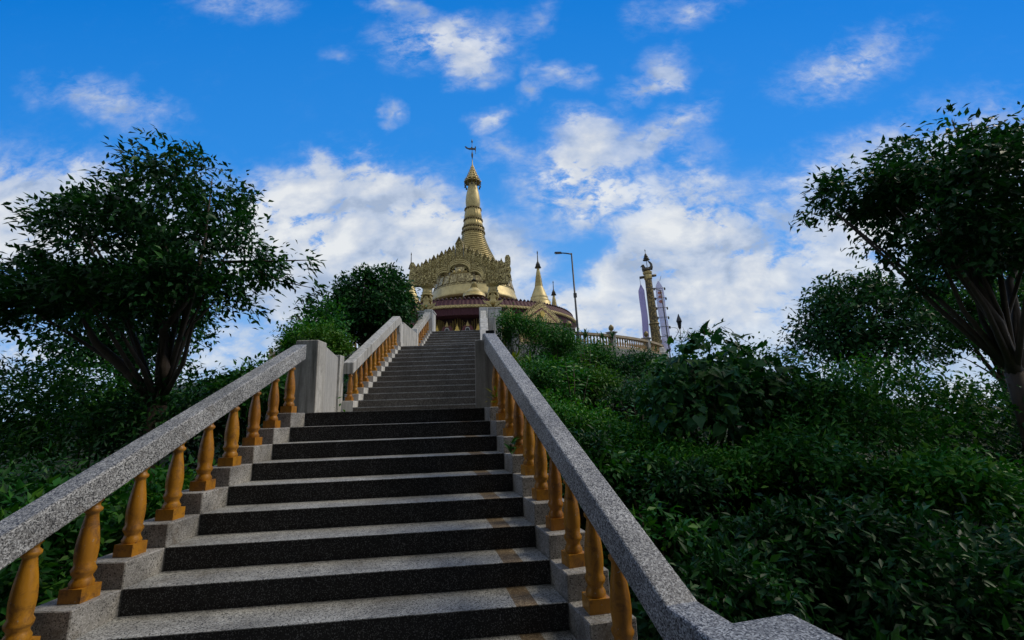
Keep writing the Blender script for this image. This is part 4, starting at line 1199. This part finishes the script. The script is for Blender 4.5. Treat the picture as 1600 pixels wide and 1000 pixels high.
def sapling(label, x, y, h, nl, L, ratio, mat, seed, name='sapling'):
    rnd = random.Random(seed); rng = np.random.default_rng(seed)
    z0 = gh(x, y)
    root = thing(name, label, 'plant', (0, 0, 0), 'saplings among the slope shrubs')
    mb = MB(); P, D = [], []
    for q in range(5):
        e = Vector((x + rnd.uniform(-.45, .45), y + rnd.uniform(-.35, .35), z0 + h * rnd.uniform(0.8, 1.0)))
        b = Vector((x, y, z0 - 0.1)); m_ = b.lerp(e, 0.55) + Vector((0, 0, 0.12))
        mb.tube([b, m_, e], [0.02, 0.012, 0.004], 5)
        for k in range(nl):
            t = 0.45 + 0.55 * k / (nl - 1)
            p = b.lerp(m_, t / 0.55) if t < 0.55 else m_.lerp(e, (t - 0.55) / 0.45)
            a = k * 2.4 + q
            P.append(tuple(p)); D.append((math.cos(a), math.sin(a), rnd.uniform(-0.2, 0.5)))
    mb.build('stem', M['bark'], root)
    n = len(P); D = np.array(D)
    Ls = L * rng.uniform(0.6, 1.2, n)
    leaf_mesh('leaves', np.array(P), D, np.array([0, -0.15, 1.0]) + rng.normal(size=(n, 3)) * 0.3, Ls, Ls * ratio, mat, root)
sapling('long-leaved sapling rising from the middle of the right slope', 1.75, 4.6, 1.85, 14, 0.24, 0.3, M['leaf'], 1)
sapling('pale yellow-green sapling high on the slope under the terrace', 2.5, 7.2, 1.75, 16, 0.2, 0.42, M['leaf_light'], 2)
sapling('dark broad-leaved sapling beside the climber', 2.9, 3.6, 1.5, 12, 0.2, 0.5, M['leaf_mid'], 3)
sapling('bright sapling behind the granite handrail near its middle', 1.0, 3.4, 1.6, 14, 0.14, 0.45, M['leaf_light'], 4)
sapling('drooping long-leaved shoot in the dark lower slope', 2.1, 0.4, 1.15, 10, 0.2, 0.32, M['leaf_mid'], 5)

# spiky and small plants
def rosette(label, x, y, z, nl, L, w, mat, seed, up=0.8, name='strap_plant', cat='plant', h=0.5, group=None):
    root = thing(name, label, cat, (x, y, z), group)
    rng = np.random.default_rng(seed)
    MB().tube([(0, 0, -h), (0, 0, 0)], [0.03, 0.022], 6).build('stem', M['bark'], root)
    a = rng.uniform(0, 2 * PI, nl)
    D = np.stack([np.cos(a), np.sin(a), rng.uniform(up * 0.2, up * 2.2, nl)], 1)
    P = np.zeros((nl, 3)); P[:, 2] = rng.uniform(-0.12, 0.02, nl)
    Nn = np.stack([-np.cos(a) * 0.4, -np.sin(a) * 0.4, np.ones(nl)], 1)
    Ls = L * rng.uniform(0.7, 1.15, nl)
    leaf_mesh('leaves', P, D, Nn, Ls, np.full(nl, w), mat, root, 'strap')
    return root
rosette('yellow-green strap-leaved plant beside the top of the granite handrail', 0.40, 5.0, 2.30, 34, 0.55, 0.06, M['leaf_yellow'], 1, 0.7, h=1.6)
rosette('taller strap-leaved plant behind the yellow-green one', 0.85, 5.6, 2.35, 26, 0.5, 0.05, M['leaf_light'], 2, 0.7, h=1.8)
rosette('yellowish fern tuft growing from the kerb among the upper balusters', 0.16, -0.12, 1.40, 30, 0.22, 0.03, M['leaf_yellow'], 3, 0.5, 'fern', h=0.1)
rosette('tiny green weed on the kerb between two middle balusters', 0.34, -1.22, 0.90, 12, 0.15, 0.04, M['leaf_mid'], 4, 0.4, 'weed', h=0.05)
for i, (dg, rr_, L_, lab) in enumerate([(27.2, RT + 0.3, 0.6, 'tall blue-green agave just right of the lamp post'),
                                      (31.6, RT + 0.3, 0.45, 'agave against the terrace balusters left of the second finial post'),
                                      (34.0, RT + 0.45, 0.6, 'agave leaning on the left side of the second finial post')]):
    q = tp(dg, rr_, ZT + 0.75)
    rosette(lab, q[0], q[1], q[2] - 0.2, 13, L_, 0.08, M['leaf_vine'], 10 + i, 1.6, 'agave', h=1.5, group='agaves along the terrace edge')

# trees
def tree(label, trunk_xy, lumps, ncl, per, spread, L, ratio, mat, seed, name='broadleaf_tree', shape='leaf', shell=0.5, r0=0.11, group=None, uneven=True):
    x, y = trunk_xy
    root = thing(name, label, 'tree', (0, 0, 0), group)
    top_ = min(l[0][2] for l in lumps)
    b = gh(x, y) - 0.2
    rt_ = random.Random(seed * 7)
    fk = b + (top_ - b) * 0.62
    j = lambda k: rt_.uniform(-k, k)
    mb = MB().tube([(x, y, b), (x + j(.06), y, b + (fk - b) * .35), (x + j(.12), y, b + (fk - b) * .7), (x, y + .05, fk)], [r0 * 1.5, r0 * 1.15, r0, r0 * .95], 10)
    mb.build('trunk', M['bark'], root)
    for q in range(3):
        l = lumps[q % len(lumps)]
        e = Vector(l[0]); a0_ = Vector((x, y + .05, fk - .06))
        lm_ = MB().tube([a0_, a0_.lerp(e, .3) + Vector((j(.2), j(.1), .15)), a0_.lerp(e, .65) + Vector((j(.25), j(.15), .1)), e], [r0 * .8, r0 * .6, r0 * .42, r0 * .2], 8)
        lm_.build('limb', M['bark'], root)
    stems(root, (x, y + 0.05, fk - 0.04), lumps, r0 * 0.4, seed, name='branches', nbr=14)
    foliage(root, lumps, ncl, per, spread, L, ratio, mat, seed, shape, shell=shell, name='crown', uneven=uneven)
    return root
tree('large round dark-leaved tree left of the stairs in front of the pagoda', (-5.2, 11.7),
     [((-4.95, 11.5, 5.45), (1.5, 1.4, 1.45)), ((-4.65, 11.5, 6.0), (1.05, 1.1, .95)), ((-5.9, 11.5, 5.3), (1.1, 1.1, 1.15)), ((-4.55, 11.6, 5.0), (1.05, 1.1, .95)),
      ((-6.4, 11.3, 4.6), (.9, .9, .85)), ((-5.4, 11.5, 6.25), (.75, .8, .6)), ((-6.15, 11.5, 5.9), (.5, .5, .5)), ((-5.0, 11.2, 4.4), (1.3, 1.1, 1.0))], 900, 28, 0.17, 0.17, 0.55, M['leaf_dark'], 101)
tree('lighter green young tree in front of the dark round tree', (-5.5, 8.0), [((-5.35, 7.4, 3.85), (.75, .7, .9)), ((-5.9, 7.6, 3.4), (.6, .6, .7))], 150, 18, 0.15, 0.13, 0.5, M['leaf_mid'], 102, r0=0.06)
shrub('bright green shrub behind the left landing wall', -4.2, 5.0, 2.85, .66, .7, M['leaf_light'], 103, 0.08, 0.45, 190, 24, group='shrubs left of the stairs')
shrub('dark green shrub at the left beyond the landing wall post', -4.7, 5.5, 2.95, .75, .75, M['leaf'], 104, 0.08, 0.45, 170, 24, group='shrubs left of the stairs')
near_l = [((-5.6, 1.7, 4.3), (1.3, 1.3, 1.0)), ((-4.9, 1.4, 3.2), (1.0, 1.0, .7)), ((-6.5, 1.3, 2.9), (1.2, 1.1, .8)), ((-7.6, 1.8, 3.3), (1.0, 1.0, .8)), ((-7.2, 2.0, 4.7), (.8, .8, .7)), ((-4.6, 1.6, 3.9), (1.0, 1.0, .9)), ((-6.5, 1.9, 4.0), (1.3, 1.2, 1.1)), ((-5.4, 1.7, 5.3), (1.1, 1.1, .8))]
t_near = tree('nearest tree on the left, its branch tips of long pointed leaves reaching into the sky', (-5.6, 1.9), near_l, 1150, 24, 0.12, 0.14, 0.42, M['leaf_dark'], 105, r0=0.14)
rng = np.random.default_rng(9)
Pb = []
for (bx0, by0, bz0, nn_) in ((-2.96, 1.5, 3.86, 26), (-3.05, 1.5, 3.70, 16), (-2.85, 1.5, 3.37, 26), (-3.0, 1.5, 3.2, 26), (-3.1, 1.5, 3.0, 14), (-3.35, 1.5, 3.5, 40), (-3.5, 1.5, 3.8, 40)):
    Pb.append(np.array([bx0, by0, bz0]) + rng.normal(size=(nn_, 3)) * np.array([0.055, 0.09, 0.05]))
Pb = np.concatenate(Pb); n = len(Pb)
D = np.array([0.75, -0.1, -0.35]) + rng.normal(size=(n, 3)) * 0.4
Nn = np.array([0.1, -0.3, 1.0]) + rng.normal(size=(n, 3)) * 0.4
Ls = rng.uniform(0.10, 0.2, n)
leaf_mesh('branch_leaves', Pb, D, Nn, Ls, Ls * 0.34, M['leaf_dark'], t_near, 'leaf')
MB().tube([(-4.6, 1.6, 3.9), (-3.7, 1.5, 3.85), (-3.0, 1.5, 3.85)], [0.03, 0.018, 0.006], 6).tube([(-4.2, 1.6, 3.85), (-3.5, 1.5, 3.5), (-2.9, 1.5, 3.35)], [0.02, 0.014, 0.005], 6).build('branch', M['bark'], t_near)

# planting beyond the sides of the photograph
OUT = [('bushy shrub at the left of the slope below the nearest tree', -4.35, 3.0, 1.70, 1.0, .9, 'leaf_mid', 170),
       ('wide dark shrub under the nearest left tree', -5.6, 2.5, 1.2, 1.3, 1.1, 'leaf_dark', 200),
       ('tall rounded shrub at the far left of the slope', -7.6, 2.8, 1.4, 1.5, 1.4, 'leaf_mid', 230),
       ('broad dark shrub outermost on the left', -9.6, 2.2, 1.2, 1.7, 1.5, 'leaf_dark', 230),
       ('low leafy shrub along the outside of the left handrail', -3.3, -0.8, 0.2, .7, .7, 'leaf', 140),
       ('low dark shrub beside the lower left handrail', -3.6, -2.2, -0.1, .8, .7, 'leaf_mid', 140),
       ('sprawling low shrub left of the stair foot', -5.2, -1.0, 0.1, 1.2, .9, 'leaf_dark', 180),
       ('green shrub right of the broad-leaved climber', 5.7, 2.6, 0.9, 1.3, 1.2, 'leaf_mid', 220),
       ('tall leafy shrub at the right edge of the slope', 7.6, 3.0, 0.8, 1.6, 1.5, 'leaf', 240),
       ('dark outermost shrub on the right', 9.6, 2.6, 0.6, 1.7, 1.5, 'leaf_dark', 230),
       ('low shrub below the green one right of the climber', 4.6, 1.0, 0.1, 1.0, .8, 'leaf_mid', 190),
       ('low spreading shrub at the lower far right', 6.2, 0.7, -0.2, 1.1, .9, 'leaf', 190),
       ('low shrub coloured dark for shade nearest the lower right corner', 4.2, -1.0, -0.5, 1.0, .7, 'leaf_dark', 170),  # from here down, dark leaf colours stand for shade at the slope foot
       ('leafy shrub coloured dark for shade, pressed against the lower outside of the granite handrail', 2.3, -1.2, -0.55, .65, .5, 'leaf_dark', 150),
       ('broad shrub coloured dark for shade between the handrail bend and the slope shrubs', 3.1, -0.4, -0.45, .75, .55, 'leaf_dark', 170),
       ('low shrub coloured dark for shade right of the newel post', 2.6, -2.6, -0.8, .7, .45, 'leaf_dark', 150),
       ('dense low shrub coloured dark for shade in the right corner bottom', 6.0, -1.4, -0.6, 1.2, .8, 'leaf_dark', 180)]
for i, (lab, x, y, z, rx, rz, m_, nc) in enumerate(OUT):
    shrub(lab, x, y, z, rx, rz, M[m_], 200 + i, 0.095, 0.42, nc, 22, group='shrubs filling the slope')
tree('spreading green tree on the hillside at the right', (13.5, 11.0), [((13.5, 11, 4.1), (2.2, 2.0, 1.6)), ((12.2, 11, 3.6), (1.4, 1.3, 1.2)), ((15.0, 11, 3.8), (1.6, 1.5, 1.4)), ((13.4, 11, 5.3), (1.3, 1.2, .9)), ((13.2, 10.6, 2.9), (1.9, 1.5, 1.1))], 750, 22, 0.24, 0.2, 0.5, M['leaf_dark'], 301)
tree('taller tree at the far right of the hillside', (19.0, 11.5), [((19, 11.5, 5.0), (2.3, 2.2, 2.2)), ((17.8, 11.5, 4.0), (1.5, 1.4, 1.5)), ((20.3, 11.5, 4.4), (1.8, 1.6, 1.6)), ((19, 11.5, 6.6), (1.3, 1.3, 1.1)), ((18.6, 11.1, 3.0), (2.0, 1.6, 1.4))], 750, 22, 0.26, 0.21, 0.5, M['leaf_mid'], 302)
tree('tall dark tree at the far left behind the shrubs', (-11.5, 8.0), [((-11.5, 8, 5.0), (2.0, 2.0, 2.0)), ((-10.4, 8, 4.2), (1.4, 1.4, 1.4)), ((-12.8, 8, 4.3), (1.6, 1.5, 1.6)), ((-11.4, 7.7, 3.0), (1.9, 1.5, 1.2))], 650, 22, 0.24, 0.2, 0.5, M['leaf_dark'], 303)
tree('broad overhanging tree added at the right edge of the slope to shade the shrubs below it', (8.8, 1.8), [((8.6, 1.8, 4.6), (1.7, 1.7, 1.2)), ((7.4, 1.4, 4.0), (1.1, 1.1, .8)), ((9.9, 2.0, 4.0), (1.4, 1.3, 1.1)), ((8.2, 1.2, 3.3), (1.2, 1.1, .7)), ((8.9, 2.0, 5.7), (1.2, 1.2, .8)), ((7.0, 2.2, 4.9), (.8, .8, .6))], 1100, 24, 0.125, 0.145, 0.46, M['leaf_dark'], 304, r0=0.14)  # added for the shade it throws on the lower slope
# unseen trees added behind and beside the viewer to shade the stair foot
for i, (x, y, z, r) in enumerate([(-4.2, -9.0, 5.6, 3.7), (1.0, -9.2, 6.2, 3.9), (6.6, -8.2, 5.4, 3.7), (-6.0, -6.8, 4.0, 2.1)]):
    tree(['added unseen shade tree behind the viewer at the left', 'added unseen shade tree straight behind the viewer', 'added unseen shade tree behind the viewer at the right', 'added unseen shade tree beside the viewer, left of the stair foot'][i], (x, y),
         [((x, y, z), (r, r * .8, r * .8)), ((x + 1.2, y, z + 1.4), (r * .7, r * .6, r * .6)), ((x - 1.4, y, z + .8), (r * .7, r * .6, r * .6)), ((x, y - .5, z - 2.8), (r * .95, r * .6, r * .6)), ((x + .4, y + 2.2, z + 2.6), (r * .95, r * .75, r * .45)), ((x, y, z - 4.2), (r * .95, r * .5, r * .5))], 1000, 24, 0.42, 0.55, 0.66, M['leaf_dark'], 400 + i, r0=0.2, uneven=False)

# undergrowth: uncountable small leaves over the soil
rng = np.random.default_rng(55)
xs = np.concatenate([np.concatenate([rng.uniform(0.5, 12, 26000), rng.uniform(0.5, 4.5, 14000)]), rng.uniform(-12, -3.5, 15000)])
ys = rng.uniform(-4, 17.5, len(xs)); ys[26000:40000] = rng.uniform(-4, 4, 14000)
keep = (xs > 0.55 - 0.26 * ys * (ys < 0)) | (xs < -3.7)
xs, ys = xs[keep], ys[keep]
zs = np.array([gh(a, b) for a, b in zip(xs, ys)]) + rng.uniform(0.0, 0.3, len(xs))
P = np.stack([xs, ys, zs], 1); n = len(P)
D = rng.normal(size=(n, 3)) * np.array([1, 1, 0.4]) + np.array([0, -0.2, 0.2])
Nn = np.array([0, -0.2, 1.0]) + rng.normal(size=(n, 3)) * 0.4
Ls = rng.uniform(0.09, 0.22, n)
u_ = leaf_mesh('undergrowth', P, D, Nn, Ls, Ls * 0.5, M['leaf_dark'], None, 'leaf')
u_['kind'] = 'stuff'
